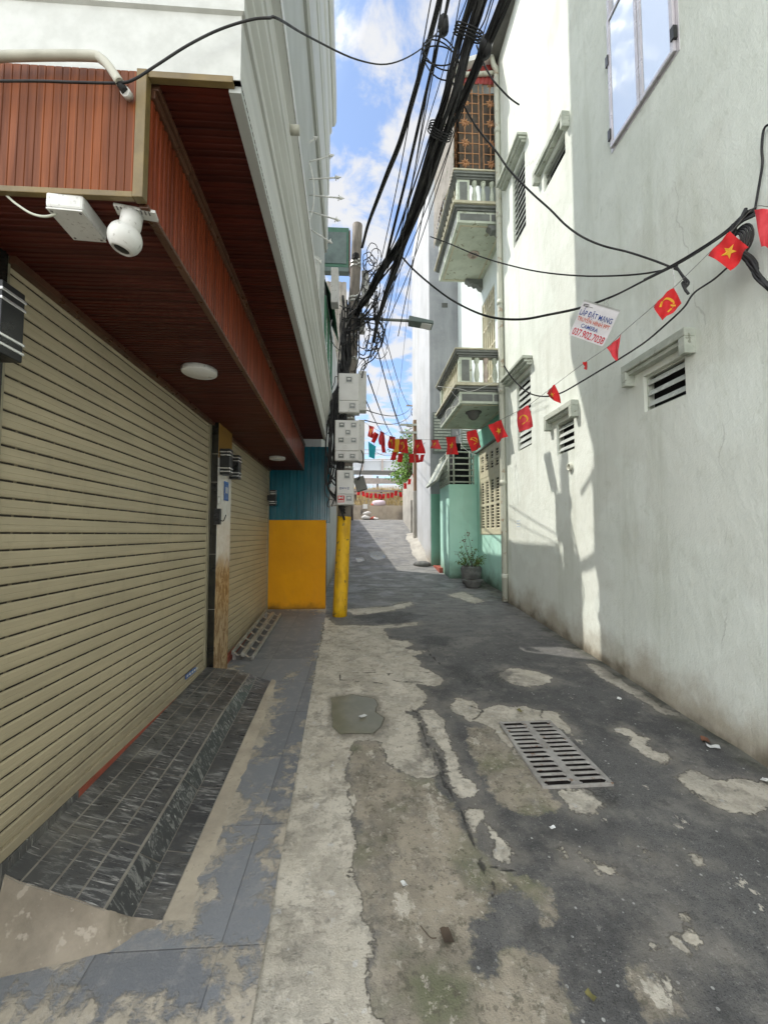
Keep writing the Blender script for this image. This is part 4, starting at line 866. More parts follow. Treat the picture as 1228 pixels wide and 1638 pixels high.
rf.strip([Vector((x, BY0 - .03 - dd, 10.94)) for x, dd in T], [Vector((x, BY0 - .03 - dd, 11.16 + .36 * (x - BXF) / .9)) for x, dd in T]); rf.build('gable_sheet', M['redsheet'], gh, fix=False)
rt = MB(); rt.hexa([Vector(p) for p in ((BXF - .12, BY0 - .2, 11.10), (GX + .3, BY0 - .2, 11.62), (GX + .3, BY1 + .3, 11.62), (BXF - .12, BY1 + .3, 11.10), (BXF - .12, BY0 - .2, 11.20), (GX + .3, BY0 - .2, 11.74), (GX + .3, BY1 + .3, 11.74), (BXF - .12, BY1 + .3, 11.20))]); rt.build('roof', M['plastic'], gh)
rb = MB(); rb.tube([(BXF - .02, BY0 - .07, 11.06), (GX, BY0 - .07, 11.18)], .045, 8); rb.build('beam', M['pvc_cream'], gh)
aw = MB(); T = []; y = BY0 - .1
while y < BY1 + .2: T += [(y, 0), (y + .03, .02), (y + .06, 0)]; y += .08
aw.strip([Vector((BXF - .06 + d_ * .8, y, 11.12)) for y, d_ in T], [Vector((BXF - .10 + d_, y, 9.1 + .15 * math.sin(y * 3))) for y, d_ in T]); aw.build('side_awning', M['asb'], gh, fix=False)
# porch block with grille, doorway and canopy
PY = 10.17
pr = MB(); pr.box(2.25, PY, .2, GX, 11.35, 2.90); pr.build('porch_wall', M['mint'], gh, bevel=.01)
gr_ = MB()
for z in lin(2.96, 3.74, 6):
    gr_.tube([(2.25, PY, z), (2.90, PY, z)], .022, 6); gr_.tube([(2.25, PY, z), (2.25, 11.3, z)], .022, 6)
for x in (2.25, 2.38, 2.80, 2.90): gr_.tube([(x, PY, 2.9), (x, PY, 3.78)], .024, 6)
for y in lin(PY, 11.3, 6): gr_.tube([(2.25, y, 2.9), (2.25, y, 3.78)], .02, 6)
gr_.build('window_bars', M['hood'], gh)
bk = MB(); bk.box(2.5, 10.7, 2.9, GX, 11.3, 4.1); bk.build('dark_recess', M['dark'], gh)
pp = MB(); pp.box(2.90, PY - .02, 2.9, GX, PY + .2, 3.80); pp.build('mint_post', M['mint'], gh, bevel=.01)
up = MB()
for z in lin(3.86, 4.6, 12): up.box(2.62, 10.3, z, 2.98, 10.36, z + .04)
up.build('louvre_panel', M['hood'], gh)
cp = MB(); cp.hexa([Vector(p) for p in ((1.98, 10.3, 2.98), (2.3, 10.3, 3.62), (2.3, 11.9, 3.62), (1.98, 11.9, 2.98), (1.93, 10.3, 3.02), (2.3, 10.3, 3.72), (2.3, 11.9, 3.72), (1.93, 11.9, 3.02))]); cp.build('canopy', M['hood'], gh, bevel=.01)
dq = MB(); dq.box(2.42, 11.36, .6, 2.47, 11.99, 2.7); dq.build('front_door', M['door_red'], gh)
sp3 = MB(); sp3.box(2.15, 11.0, .4, 2.45, 11.98, .68); sp3.build('door_step', M['red_step'], gh, bevel=.01)
# ================================================================== GREY BUILDING beyond
CX, CY = 2.09, 12.02
gb = thing('grey_building', 'tall grey rendered building beyond the green house with a sunlit side', 'building', (5, 13, .6))
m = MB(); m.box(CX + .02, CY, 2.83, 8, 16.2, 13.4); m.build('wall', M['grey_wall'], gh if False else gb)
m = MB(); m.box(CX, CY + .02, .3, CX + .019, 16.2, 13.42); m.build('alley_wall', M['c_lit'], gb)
m = MB(); m.box(CX + .02, CY - .02, .3, 2.47, CY + .3, 2.829); m.build('mint_base', M['mint2'], gb, bevel=.01)
w = MB(); A, B = onY(692, 725, CY), onY(722, 660, CY); w.box(A.x, CY - .03, A.z, B.x, CY + .01, B.z); wd = w.build('shutter_window', M['balc_grey'], gb); w = MB()
for z in lin(A.z + .06, B.z - .1, 13): w.box(A.x + .04, CY - .05, z, B.x - .04, CY - .031, z + .06)
w.build('slat', M['hood'], wd)
w = MB(); q = onY(711, 488, CY); w.box(q.x - .09, CY - .012, q.z - .07, q.x + .09, CY + .02, q.z + .07); w.build('vent', M['hood_dark'], gb)
# ================================================================== NEIGHBOUR on the left beyond the yellow wall
nb = thing('neighbour_house', 'low pale house behind the utility pole with a green framed window and awning', 'house', (-2, 9.5, .4))
NX = -.74
m = MB(); m.box(-6, 7.30, .0, NX, 11.8, 6.75); m.build('wall', M['c_lit'], nb)
m = MB(); m.box(NX - .0, 7.6, .35, NX + .012, 8.6, 2.2); m.build('teal_door', M['teal'], nb)
m = MB()
for y in (7.5, 8.3, 9.1): m.box(NX, y, 4.0, NX + .05, y + .06, 6.2)
for z in (4.0, 5.1, 6.14): m.box(NX, 7.561, z, NX + .045, 9.099, z + .06)
wn = m.build('window', M['green_metal'], nb); m = MB(); m.box(NX, 7.56, 4.06, NX + .012, 9.1, 6.14); m.build('pane', M['louvre'], wn)
m = MB(); T = [(7.45 + i * .06, (i % 2) * .03) for i in range(30)]
m.strip([Vector((NX + .001, y, 6.55)) for y, d in T], [Vector((NX + .20, y, 6.05 + d)) for y, d in T]); m.build('awning', M['green_metal'], nb, fix=False)
m = MB(); m.box(-6, 11.81, .3, -.62, 12.2, 5.4); m.box(-6, 12.21, .3, -.52, 19.6, 2.9); m.build('garden_wall', M['ret_wall'], nb)
m = MB(); T = [(-1.3 + i * .025, .02 * math.sin(i * 1.25)) for i in range(33)]
m.strip([Vector((x, 12.3 + d, 5.35)) for x, d in T], [Vector((x, 12.3 + d, 9.6)) for x, d in T]); m.box(-1.3, 12.33, 5.35, -.5, 12.36, 9.6); m.build('upper_sheet', M['asb'], nb, fix=False)
m = MB(); p0, p1 = onY(525, 362, 12.2), onY(556, 428, 12.2); m.box(-1.3, 12.2, p1.z, -.42, 12.5, p0.z); ag = m.build('roof_box', M['roof_green'], nb, bevel=.03); m = MB(); m.box(-1.28, 12.18, p1.z + .12, -.50, 12.199, p0.z - .18); m.box(-1.3, 12.17, p1.z - .14, -.42, 12.4, p1.z - .01); m.box(-.415, 12.19, p1.z - .1, -.38, 12.5, p0.z - .1, 1); m.build('panel', [M['roof_panel'], M['brown_trim']], ag)
# ================================================================== UTILITY POLE and everything hung on it
PB = Vector((-.356, 6.73, .2)); PT = Vector((-.085, 6.75, 7.03))
def pole_at(z): return PB.lerp(PT, (z - PB.z) / (PT.z - PB.z))
up_ = thing('utility_pole', 'leaning concrete utility pole painted yellow at the base', 'pole', tuple(PB))
m = MB(); zs = lin(1.86, 7.03, 14); m.tube([pole_at(z) for z in zs], [.112 - .005 * (z - 1.8) for z in zs], 20); ps = m.build('shaft', M['pole_c'], up_)
m = MB(); zs = lin(.2, 1.90, 8); m.tube([pole_at(z) for z in zs], [.121 - .004 * z for z in zs], 22); m.build('painted_base', M['yellow_pole'], up_)
for z in (6.25, 6.32, 5.62, 5.0, 4.6, 3.56, 2.72, 5.68):
    m = MB(); q = pole_at(z); m.lathe([(.112 - .005 * (z - 2), -.02), (.118 - .005 * (z - 2), -.02), (.118 - .005 * (z - 2), .02), (.112 - .005 * (z - 2), .02)], q, 18); m.box(q.x + .04, q.y - .13, z - .012, q.x + .07, q.y - .08, z + .012); m.build('steel_band', M['steel'], up_)
def meter(px0, py0, px1, py1, Y, dep, label, wins, extra=None, yaw=0, grp='meter boxes on the pole', lidfrac=0):
    a, b = onY(px0, py1, Y), onY(px1, py0, Y); cx = (a.x + b.x) / 2; w = b.x - a.x; h = b.z - a.z
    t = thing('meter_box', label, 'meter box', (cx, Y, a.z), grp); R = Matrix.Translation((cx, Y, a.z)) @ Matrix.Rotation(rad(yaw), 4, 'Z')
    m = MB(); m.box(-w / 2, 0, 0, w / 2, dep, h, M=R); bd = m.build('case', M['meter'], t, bevel=.012)
    if wins:
        m = MB()
        if lidfrac: m.box(-w / 2 + .012, -.012, h * lidfrac + .006, w / 2 - .012, -.001, h - .012, M=R); m.box(-w / 2 + .012, -.012, .012, w / 2 - .012, -.001, h * lidfrac - .006, M=R)
        else: m.box(-w / 2 + .012, -.012, .012, w / 2 - .012, -.001, h - .012, M=R)
        m.build('lid', M['meter_lid'], t, bevel=.006)
        for (u, v, ww, hh) in wins:
            x = -w / 2 + u * w; z = v * h
            m = MB(); m.box(x - ww * 1.15, -.018, z - hh * 1.15, x + ww * 1.15, -.0125, z + hh * 1.15, 0, M=R); m.box(x - ww * .8, -.020, z - hh * .8, x + ww * .8, -.0182, z + hh * .8, 1, M=R)
            m.box(x - ww * .5, -.0206, z - hh * .1, x + ww * .5, -.0202, z + hh * .45, 0, M=R); m.build('dial_window', [M['meter'], M['glass_dark']], t)
        m = MB(); m.tube([R @ Vector((0, -.012, .03)), R @ Vector((0, -.02, .03))], .008, 8); m.build('screw', M['steel'], t)
    if extra: extra(t, R, w, h)
    return t
meter(541, 597, 575, 660, 6.50, .17, 'single grey meter box topmost of three on the pole front', [(.5, .83, .055, .05), (.66, .17, .055, .05)], lidfrac=.30)
meter(573, 593, 586, 656, 6.52, .2, 'narrow grey box on the right of the topmost meter box', [])
def ex2(t, R, w, h):
    m = MB(); m.box(-.045, -.0165, .42 * h, .045, -.0126, .56 * h, M=R); m.tube([R @ Vector((-.03 + .03 * math.cos(q), -.016, h * .33 + .03 * math.sin(q))) for q in lin(0, 6.28, 14)], .003, 5); m.build('seal', M['meter'], t)
meter(535, 672, 575, 737, 6.49, .18, 'large meter box with seven dial windows in the middle of the pole', [(.28, .87, .05, .045), (.76, .87, .05, .045), (.53, .69, .045, .045), (.26, .50, .05, .045), (.76, .50, .05, .045), (.26, .115, .05, .04), (.72, .115, .05, .04)], ex2, lidfrac=.24)
meter(573, 671, 583, 738, 6.52, .2, 'narrow grey box on the right of the seven dial meter box', [])
def ex3(t, R, w, h):
    m = MB(); m.box(-w * .42, -.0135, h * .08, -w * .05, -.0122, h * .27, M=R)
    for (a, b, c, d) in ((-.36, -.30, .17, .25), (-.18, -.12, .17, .25), (-.30, -.18, .195, .22), (-.40, -.08, .10, .135)): m.box(w * a, -.0142, h * b if False else h * c, w * b, -.0136, h * d, 1, M=R)
    m.build('warning_label', [M['flag_red'], M['plastic']], t)
    m = MB(); x0 = -w * .32; hh = h * .055; z = h * .45
    for i, st_ in enumerate((((0, 1), (1, 1), (1, .5), (0, .5), (0, 0), (1, 0)), ((0, 0), (0, 1), (1, 1), (1, .5), (0, .5), (1, 0)), ((0, 1), (.5, 0), (1, 1)), ((0, 1), (1, 1), (1, .5), (0, .5), (0, 0), (1, 0)))):
        m.tube([R @ Vector((x0 + i * .042 + q[0] * .026, -.0135, z + q[1] * hh)) for q in st_], .0035, 4)
    m.build('handwriting', M['ink_blue'], t)
meter(538, 752, 566, 808, 6.48, .2, 'lowest meter box with a red label on the pole front', [(.6, .84, .05, .055), (.72, .19, .055, .05)], ex3, lidfrac=.31)
meter(527, 779, 538, 809, 6.60, .14, 'small dark grey box left of the lowest meter box', [])
meter(529, 427, 541, 483, 6.62, .22, 'tall white box fixed high on the left of the pole', [])
meter(578, 432, 590, 480, 6.75, .2, 'pale box half hidden by cables high on the right of the pole', [])
meter(574, 500, 583, 528, 6.62, .16, 'small pale splice box behind the cables below the lamp arm', [])
m = MB(); q0 = onY(566, 770, 6.6); m.box(q0.x, 6.6, q0.z - .18, q0.x + .18, 6.75, q0.z + .05, M=Matrix.Translation(q0) @ Matrix.Rotation(rad(-18), 4, 'Y') @ Matrix.Translation(-q0)); m.tube([q0 + Vector((.02, .05, 0)), q0 + Vector((-.12, .1, .05))], .02, 6); tag(m.build('splice_closure', M['hood_dark'], bevel=.01), 'dark grey splice closure sticking out right of the lowest meter box', 'splice box')
# street lamp
sl_ = thing('street_lamp', 'green grey street lamp on a thin arm reaching right from the pole', 'street lamp', tuple(pole_at(5.24)))
m = MB(); A, B, C_ = onY(575, 509, 6.7), onY(655, 513, 6.62), onY(692, 517, 6.6); m.tube([A, A.lerp(B, .5), B], .024, 10); m.build('arm', M['balc_grey'], sl_)
m = MB(); d = C_ - B; m.hexa([B + Vector(v) for v in ((-.02, -.10, -.05), (d.x, -.12, -.055 + d.z), (d.x, .12, -.055 + d.z), (-.02, .10, -.05), (-.02, -.08, .06), (d.x, -.10, .01 + d.z), (d.x, .10, .01 + d.z), (-.02, .08, .06))]); m.build('head', M['lamp_head'], sl_, bevel=.015)
m = MB(); m.hexa([B + Vector(v) for v in ((.19, -.09, -.075), (d.x - .03, -.09, -.075 + d.z), (d.x - .03, .09, -.075 + d.z), (.19, .09, -.075), (.19, -.09, -.055), (d.x - .03, -.09, -.0553 + d.z), (d.x - .03, .09, -.0553 + d.z), (.19, .09, -.055))]); m.build('lens', M['lamp_white'], sl_, bevel=.006)
# ------------------------------------------------------------------ cables
def cable(name, pts, r, label, cat='cable', grp=None, k=7, n=6, m=None):
    mb = MB(); mb.tube(cr(pts, k), r, n); return tag(mb.build(name, m or M['black'], fix=False), label, cat, grp)
def bundle(path, nstr, rad_, r, mb, seed, k=8, spread=None, seg=7):
    rnd = random.Random(seed); P = cr(path, k)
    for s_ in range(nstr):
        a0 = rnd.uniform(0, 6.28); rr = rad_ * math.sqrt(rnd.random()); tw = rnd.uniform(-.9, .9); ph = rnd.uniform(0, 6)
        pts = []
        for i, p in enumerate(P):
            t = i / (len(P) - 1); a = a0 + tw * t * 3; f = 1.0 if spread is None else spread(t)
            wob = 1 + .25 * math.sin(t * 9 + ph)
            tg = (P[min(i + 1, len(P) - 1)] - P[max(i - 1, 0)]).normalized(); u = tg.cross(Vector((0, 1, .2))).normalized(); v = tg.cross(u)
            pts.append(p + (u * math.cos(a) + v * math.sin(a)) * rr * f * wob)
        mb.tube(pts, r * rnd.uniform(.7, 1.35), 6)
VA = (-.10, 6.72)
B1 = onZ(765, 0, 6.0); path = [(558, 545), (572, 500), (590, 470), (606, 440), (641, 385), (674, 300), (702, 215), (724, 150), (746, 60), (764, 0), (792, -110)]
P1 = [onV(px, py, VA, B1) for px, py in path]
mb = MB(); bundle(P1, 19, .074, .0108, mb, 1, spread=lambda t: .42 + .75 * min(1, t * 1.6)); bundle(P1[2:], 4, .12, .005, mb, 2)
for i in (6, 8):                                   # lashings
    q = P1[i]; d = (P1[i + 1] - P1[i - 1]).normalized()
    for j in range(4): c = q + d * .02 * j; u = d.orthogonal().normalized(); v = d.cross(u); mb.tube([c + (u * math.cos(a) + v * math.sin(a)) * .122 for a in lin(0, 6.283, 18)], .006, 5)
tag(mb.build('cable_bundle', M['black'], fix=False), 'thickest bundle of black cables sweeping from the pole to above the camera', 'cables')
B3 = onZ(808, 0, 6.1); path = [(598, 548), (606, 510), (618, 470), (634, 425), (650, 380), (684, 300), (714, 215), (740, 160), (776, 75), (808, 0), (850, -110)]
P3 = [onV(px, py, VA, B3) for px, py in path]
mb = MB(); bundle(P3, 9, .040, .011, mb, 3, spread=lambda t: .7 + .5 * t); bundle(P3, 4, .09, .004, mb, 5)
q = P3[8]; mb.lathe([(0, -.10), (.05, -.07), (.06, 0), (.05, .07), (0, .10)], q, 10); q = P3[6]
tag(mb.build('cable_bundle', M['black'], fix=False), 'looser bundle of black cables running along the right wall side of the sky', 'cables')
SX = onZ(703, 0, 6.6); path = [(579, 395), (588, 362), (606, 315), (622, 275), (641, 228), (664, 150), (688, 62), (704, 0), (730, -110)]
PS1 = [onV(px, py, VA, SX) for px, py in path]; mb = MB(); bundle(PS1, 5, .022, .017, mb, 8)
for j in range(5): mb.tube(cr([pole_at(6.35) + Vector((.06 * math.cos(a), .11 * math.sin(a) - .02, .02 * j)) for a in lin(0, 6.28, 8)], 2), .012, 5)
tag(mb.build('power_cable', M['black'], fix=False), 'single thick twisted power cable from the top of the pole, leftmost across the sky', 'cable')
S2 = onZ(716, 0, 6.3); path = [(610, 445), (628, 370), (648, 290), (668, 205), (688, 120), (703, 60), (709, 40), (718, 0), (740, -100)]
PS2 = [onV(px, py, VA, S2) for px, py in path]; mb = MB(); bundle(PS2, 3, .012, .009, mb, 9)
q = PS2[4].lerp(PS2[5], .6)
for j in range(3):
    rr = .155 + .012 * j; o_ = Vector((.012 * (j % 3) + .03, .01 * j, .02 * (j % 2) - .02)); mb.tube([q + o_ + Vector((rr * math.cos(a), .05 * math.sin(a + j), rr * 1.05 * math.sin(a))) for a in lin(0, 6.283, 26)], .006, 5)
mb.lathe([(0, -.09), (.045, -.06), (.05, 0), (.045, .06), (0, .09)], PS2[6], 10)
tag(mb.build('coiled_cable', M['black'], fix=False), 'thin cable with a slack coil hanging beside the thickest bundle', 'cable')
mb = MB(); rnd = random.Random(4)
for i in range(9):
    x0 = rnd.uniform(592, 640); y0 = rnd.uniform(430, 560); x1 = 690 + i * 14 + rnd.uniform(-5, 5); z = rnd.uniform(5.6, 6.6); E_ = onZ(x1, 0, z)
    A = onV(x0, y0, VA, E_); mid = A.lerp(E_, .5) + Vector((0, 0, -.10 - .2 * rnd.random())); mb.tube(cr([A, mid, E_, E_ + (E_ - mid) * .8], 10), .0055, 5)
tag(mb.build('thin_wires', M['black'], fix=False), 'set of thin parallel wires strung beside the big bundles', 'wires')
# tangle on the pole
mb = MB(); rnd = random.Random(11)
for i in range(48):                                # runs strapped down the left side
    z0, z1 = rnd.uniform(1.7, 3.6), rnd.uniform(4.2, 5.7); off = rnd.uniform(-.33, -.05); pts = []
    for k in range(9):
        z = z0 + (z1 - z0) * k / 8; q = pole_at(z); spread_ = (1.0 if z < 3.9 else .6)
        pts.append(q + Vector((off * spread_ + rnd.uniform(-.035, .035), -.14 + rnd.uniform(-.06, .06), 0)))
    if z0 < 2.4: pts[0] = pole_at(z0) + Vector((.02, -.16, .1))
    mb.tube(cr(pts, 4), rnd.uniform(.008, .016), 6)
for i in range(10):                                # big loops
    z = rnd.uniform(2.0, 5.3); q = pole_at(z); rr = rnd.uniform(.08, .24); cx = -.22 if i % 3 else .16; ph = rnd.uniform(0, 6)
    pts = [q + Vector((cx + rr * .6 * math.cos(a) + .02 * math.sin(3 * a), -.16 + .08 * math.sin(a + ph), rr * 1.5 * math.sin(a))) for a in lin(ph, ph + rnd.uniform(4.4, 6.6), 16)]
    mb.tube(pts, rnd.uniform(.006, .012), 6)
for i in range(18):                                # knot where the bundles land
    a_ = onY(rnd.uniform(545, 575), rnd.uniform(470, 560), 6.55); b_ = onY(rnd.uniform(575, 612), rnd.uniform(440, 520), 6.6)
    mid = a_.lerp(b_, .5) + Vector((rnd.uniform(-.1, .1), rnd.uniform(-.2, .05), rnd.uniform(-.28, .1))); mb.tube(cr([a_ + Vector((0, 0, -rnd.uniform(.1, .7))), a_, mid, b_], 6), rnd.uniform(.007, .014), 6)
tag(mb.build('cable_tangle', M['black'], fix=False), 'black tangle of cables strapped down the left side of the pole past the meter boxes', 'cables')
mb = MB()
for i in range(9):
    a_ = onY(rnd.uniform(578, 592), rnd.uniform(400, 470), 6.72); rr = rnd.uniform(.10, .26)
    pts = [a_ + Vector((.10 + .10 * math.cos(a) + rnd.uniform(-.01, .01), rnd.uniform(-.03, .03), rr * 1.2 * math.sin(a))) for a in lin(0, 6.28, 14)]; mb.tube(cr(pts, 2), .007, 5)
tag(mb.build('cable_coils', M['black'], fix=False), 'tall slack coils of wire tied beside the bare top of the pole', 'cables')
mb = MB()
for i in range(9):
    pts = [onY(x + rnd.uniform(-9, 9), y + rnd.uniform(-9, 9), 6.6 + rnd.uniform(-.1, .1)) for x, y in ((606, 470), (602, 500), (608, 525), (604, 548), (594, 566), (582, 580), (572, 590), (566, 600))]
    mb.tube(cr(pts[:rnd.randint(5, 8)], 4), rnd.uniform(.005, .011), 5)
for i in range(8):
    c = onY(rnd.uniform(585, 608), rnd.uniform(490, 560), 6.6); rr = rnd.uniform(.06, .13); mb.tube([c + Vector((rr * math.cos(a), .03 * math.sin(2 * a), rr * 1.3 * math.sin(a))) for a in lin(0, 6.0, 14)], .006, 5)
tag(mb.build('cable_tangle', M['black'], fix=False), 'snarl of cables hanging right of the pole around the street lamp arm', 'cables')
# wires out to the right wall
W1a = (P3[7].x, P3[7].y); WB = onX(1085, 432, 2.62)
cable('wall_cable', [onV(px, py, W1a, WB) for px, py in ((722, 128), (735, 155), (760, 200), (792, 240), (815, 272), (850, 308), (880, 335), (905, 360), (932, 379), (965, 393), (1005, 403), (1050, 418), (1085, 432))], .009, 'black cable dropping from the right bundle across the white wall to the cable joint', grp='cables along the white wall')
WA = (-.02, 6.55); WE = (2.70, 2.50); VW = lambda px, py: onV(px, py, WA, WE)
mb = MB(); pts = [VW(*p) for p in ((640, 408), (662, 432), (700, 464), (735, 487), (780, 506), (830, 511), (880, 503), (930, 492), (980, 474), (1030, 449), (1080, 424), (1120, 400), (1160, 372), (1190, 345), (1206, 337))]
bundle(pts, 2, .011, .009, mb, 21); bundle(pts[9:], 4, .016, .008, mb, 22); tag(mb.build('wall_cable', M['black'], fix=False), 'doubled black cable carrying the hanging advert, from pole to right wall', 'cable', 'cables along the white wall')
cable('wall_cable', [VW(*p) for p in ((688, 378), (720, 390), (760, 407), (800, 420), (860, 434), (930, 441), (1000, 440), (1050, 434), (1084, 424))], .007, 'thin cable sagging just above the advert cable', grp='cables along the white wall')
cable('hanging_wire', [onV(px, py, W1a, WB) for px, py in ((762, 72), (772, 98), (786, 124), (800, 141), (816, 157), (830, 167))], .008, 'short loose wire end dangling beside the drainpipe top', grp='cables along the white wall')
cable('wall_cable', [VW(*p) for p in ((1192, 392), (1170, 420), (1142, 446), (1110, 468), (1093, 492), (1062, 521), (1030, 548), (990, 574), (960, 592), (930, 610), (898, 628), (872, 634), (845, 628), (820, 606), (806, 585))], .007, 'thin dark wire sagging below the small flags', grp='cables along the white wall')
cable('feeder_wire', [onX(px, py, RX - .03) for px, py in ((1236, 196), (1222, 205), (1218, 235), (1219, 262), (1213, 300), (1207, 336))], .008, 'short black wire dropping down the wall to the bracket at the right edge', grp='cables along the white wall')
mb = MB(); rnd = random.Random(31); c = VW(1190, 365)
for i in range(9):
    pts = [VW(x + rnd.uniform(-6, 6), y + rnd.uniform(-6, 6)) + Vector((-.03 + rnd.uniform(-.02, .02), 0, 0)) for x, y in ((1206, 338), (1188, 362), (1176, 380), (1180, 398), (1196, 408), (1208, 425), (1218, 440), (1238, 462))]
    mb.tube(cr(pts[rnd.randint(0, 2):], 5), rnd.uniform(.008, .012), 6)
for i in range(5):
    rr = .035 + .012 * i; mb.tube([VW(1186, 385) + Vector((-.04 + .01 * i, rr * math.cos(a), rr * 1.25 * math.sin(a))) for a in lin(0, 6.283, 20)], .008, 5)
tag(mb.build('cable_coil', M['black'], fix=False), 'coil of thick black cable tied at the wall bracket by the right edge', 'cable')
mb = MB()
for i in range(3): mb.tube(cr([VW(*p) + Vector((-.015, 0, 0)) for p in ((1084, 426), (1094 + i * 2, 440 + i * 4), (1104 - i * 5, 452), (1098, 462), (1104, 470))], 5), .009, 6)
tag(mb.build('cable_joint', M['black'], fix=False), 'taped cable joint where the wall cables meet', 'cable'); mb = MB(); mb.tube([VW(1075, 425), VW(1078, 445), VW(1082, 485)], .004, 5); tag(mb.build('cable_tie', M['plastic']), 'long white cable tie end hanging from the cable joint', 'cable tie')
E_ = PS2[6]; cable('house_wire', [onY(*p, 1.30) for p in ((-60, 128), (0, 129), (60, 129), (120, 131), (190, 132), (215, 126), (250, 104), (300, 72), (350, 47), (400, 31), (430, 28), (446, 30))] + [onX(446, 30, -.3, S).lerp(E_, t) + Vector((0, 0, -.28 * math.sin(math.pi * t))) for t in (.1, .3, .5, .75, 1)], .0042, 'thin dark wire crossing the shop house corner and the sky', k=6)
mb = MB()
farP = Vector((2.95, 22.0, 0)); 
for (x0, y0, x1, y1, sag, r) in ((600, 545, 662, 692, .9, .012), (612, 520, 664, 640, .8, .008), (604, 560, 655, 700, .6, .008), (583, 655, 662, 645, .35, .010), (583, 672, 662, 655, .35, .010), (588, 600, 640, 700, .5, .012), (585, 640, 620, 690, .3, .010), (600, 515, 668, 690, .7, .006), (646, 400, 600, 640, .2, .005), (660, 410, 632, 680, .2, .005)):
    A = onY(x0, y0, 6.75); B = onY(x1, y1, 21.8); mb.tube([A.lerp(B, t) - Vector((0, 0, sag * 4 * t * (1 - t))) for t in lin(0, 1, 16)], r, 5)
tag(mb.build('service_wires', M['black'], fix=False), 'spread of wires from the near pole to the far pole at the alley end', 'wires')
# ------------------------------------------------------------------ bunting flags
def star_poly(c=(.5, .5), r=.30, asp=1.5):
    return [(c[0] + (r if k % 2 == 0 else r * .40) * math.sin(k * math.pi / 5) * 1.0, c[1] - (r if k % 2 == 0 else r * .40) * math.cos(k * math.pi / 5) / asp * 1.0) for k in range(10)]
def flag(q, label, emblem=None, m='flag_red', seed=0, depth=0.0, amp=.010, grp='small flags on the string over the alley'):
    """q: four corners: string side A,B then far side C,D (3-D points)"""
    rnd = random.Random(seed); A, B, C_, D = q; nrm = (B - A).cross(D - A).normalized()
    if nrm.y > 0: nrm = -nrm
    p1, p2, f1 = rnd.uniform(0, 6), rnd.uniform(0, 6), rnd.uniform(4, 7)
    def fn(u, v, off=0.0):
        P = A.lerp(B, u).lerp(D.lerp(C_, u), v); w = amp * (.25 + v) * math.sin(f1 * u + p1 + 2 * v) + amp * .6 * math.sin(5 * v + p2 + 3 * u) + amp * .35 * math.sin(11 * u + 6 * v + p2)
        return P + nrm * (w + off)
    t = thing('bunting_flag', label, 'flag', tuple(A.lerp(B, .5)), grp); mb = MB(); mb.grid(lambda u, v: fn(u, v), 8, 10); mb.build('cloth', M[m], t, fix=False)
    if emblem:
        em = MB(); L = ((B - A).length, (D - A).length); asp = L[1] / max(L[0], 1e-6)
        for off in (.0022, -.0022):
            if emblem == 'star':
                pl = star_poly(asp=asp); o = [fn(.5, .5, off)] + [fn(a, b, off) for a, b in pl]; em.add(o, [(0, 1 + k, 1 + (k + 1) % 10) for k in range(10)])
            else:
                R0, n = .27, 14; aa = lin(-2.1, 1.25, n); c = (.5, .5)
                oo = [fn(c[0] + R0 * math.cos(a), c[1] + R0 * math.sin(a) / asp, off) for a in aa]; ii = [fn(c[0] + (R0 - .10 * math.sin((i / (n - 1)) * math.pi * .9 + .12)) * math.cos(a) - .0, c[1] + (R0 - .10 * math.sin((i / (n - 1)) * math.pi * .9 + .12)) * math.sin(a) / asp, off) for i, a in enumerate(aa)]
                em.add(oo + ii, [(i, i + 1, n + i + 1, n + i) for i in range(n - 1)])
                def bar_(x0, y0, x1, y1, w):
                    dx, dy = x1 - x0, y1 - y0; l = math.hypot(dx, dy); px_, py_ = -dy / l * w, dx / l * w
                    em.add([fn(.5 + x, .5 + y / asp, off) for x, y in ((x0 + px_, y0 + py_), (x1 + px_, y1 + py_), (x1 - px_, y1 - py_), (x0 - px_, y0 - py_))], [(0, 1, 2, 3)])
                bar_(-.20, -.17, .24, .27, .035); bar_(-.27, -.10, -.10, -.27, .055); bar_(.05, .26, -.14, .34, .03)
        em.build('emblem', M['flag_yellow'], t, fix=False)
    return t
F0, F1 = (2.62, 2.42), (-.25, 6.62)
def FV(px, py): return onV(px, py, F0, F1)
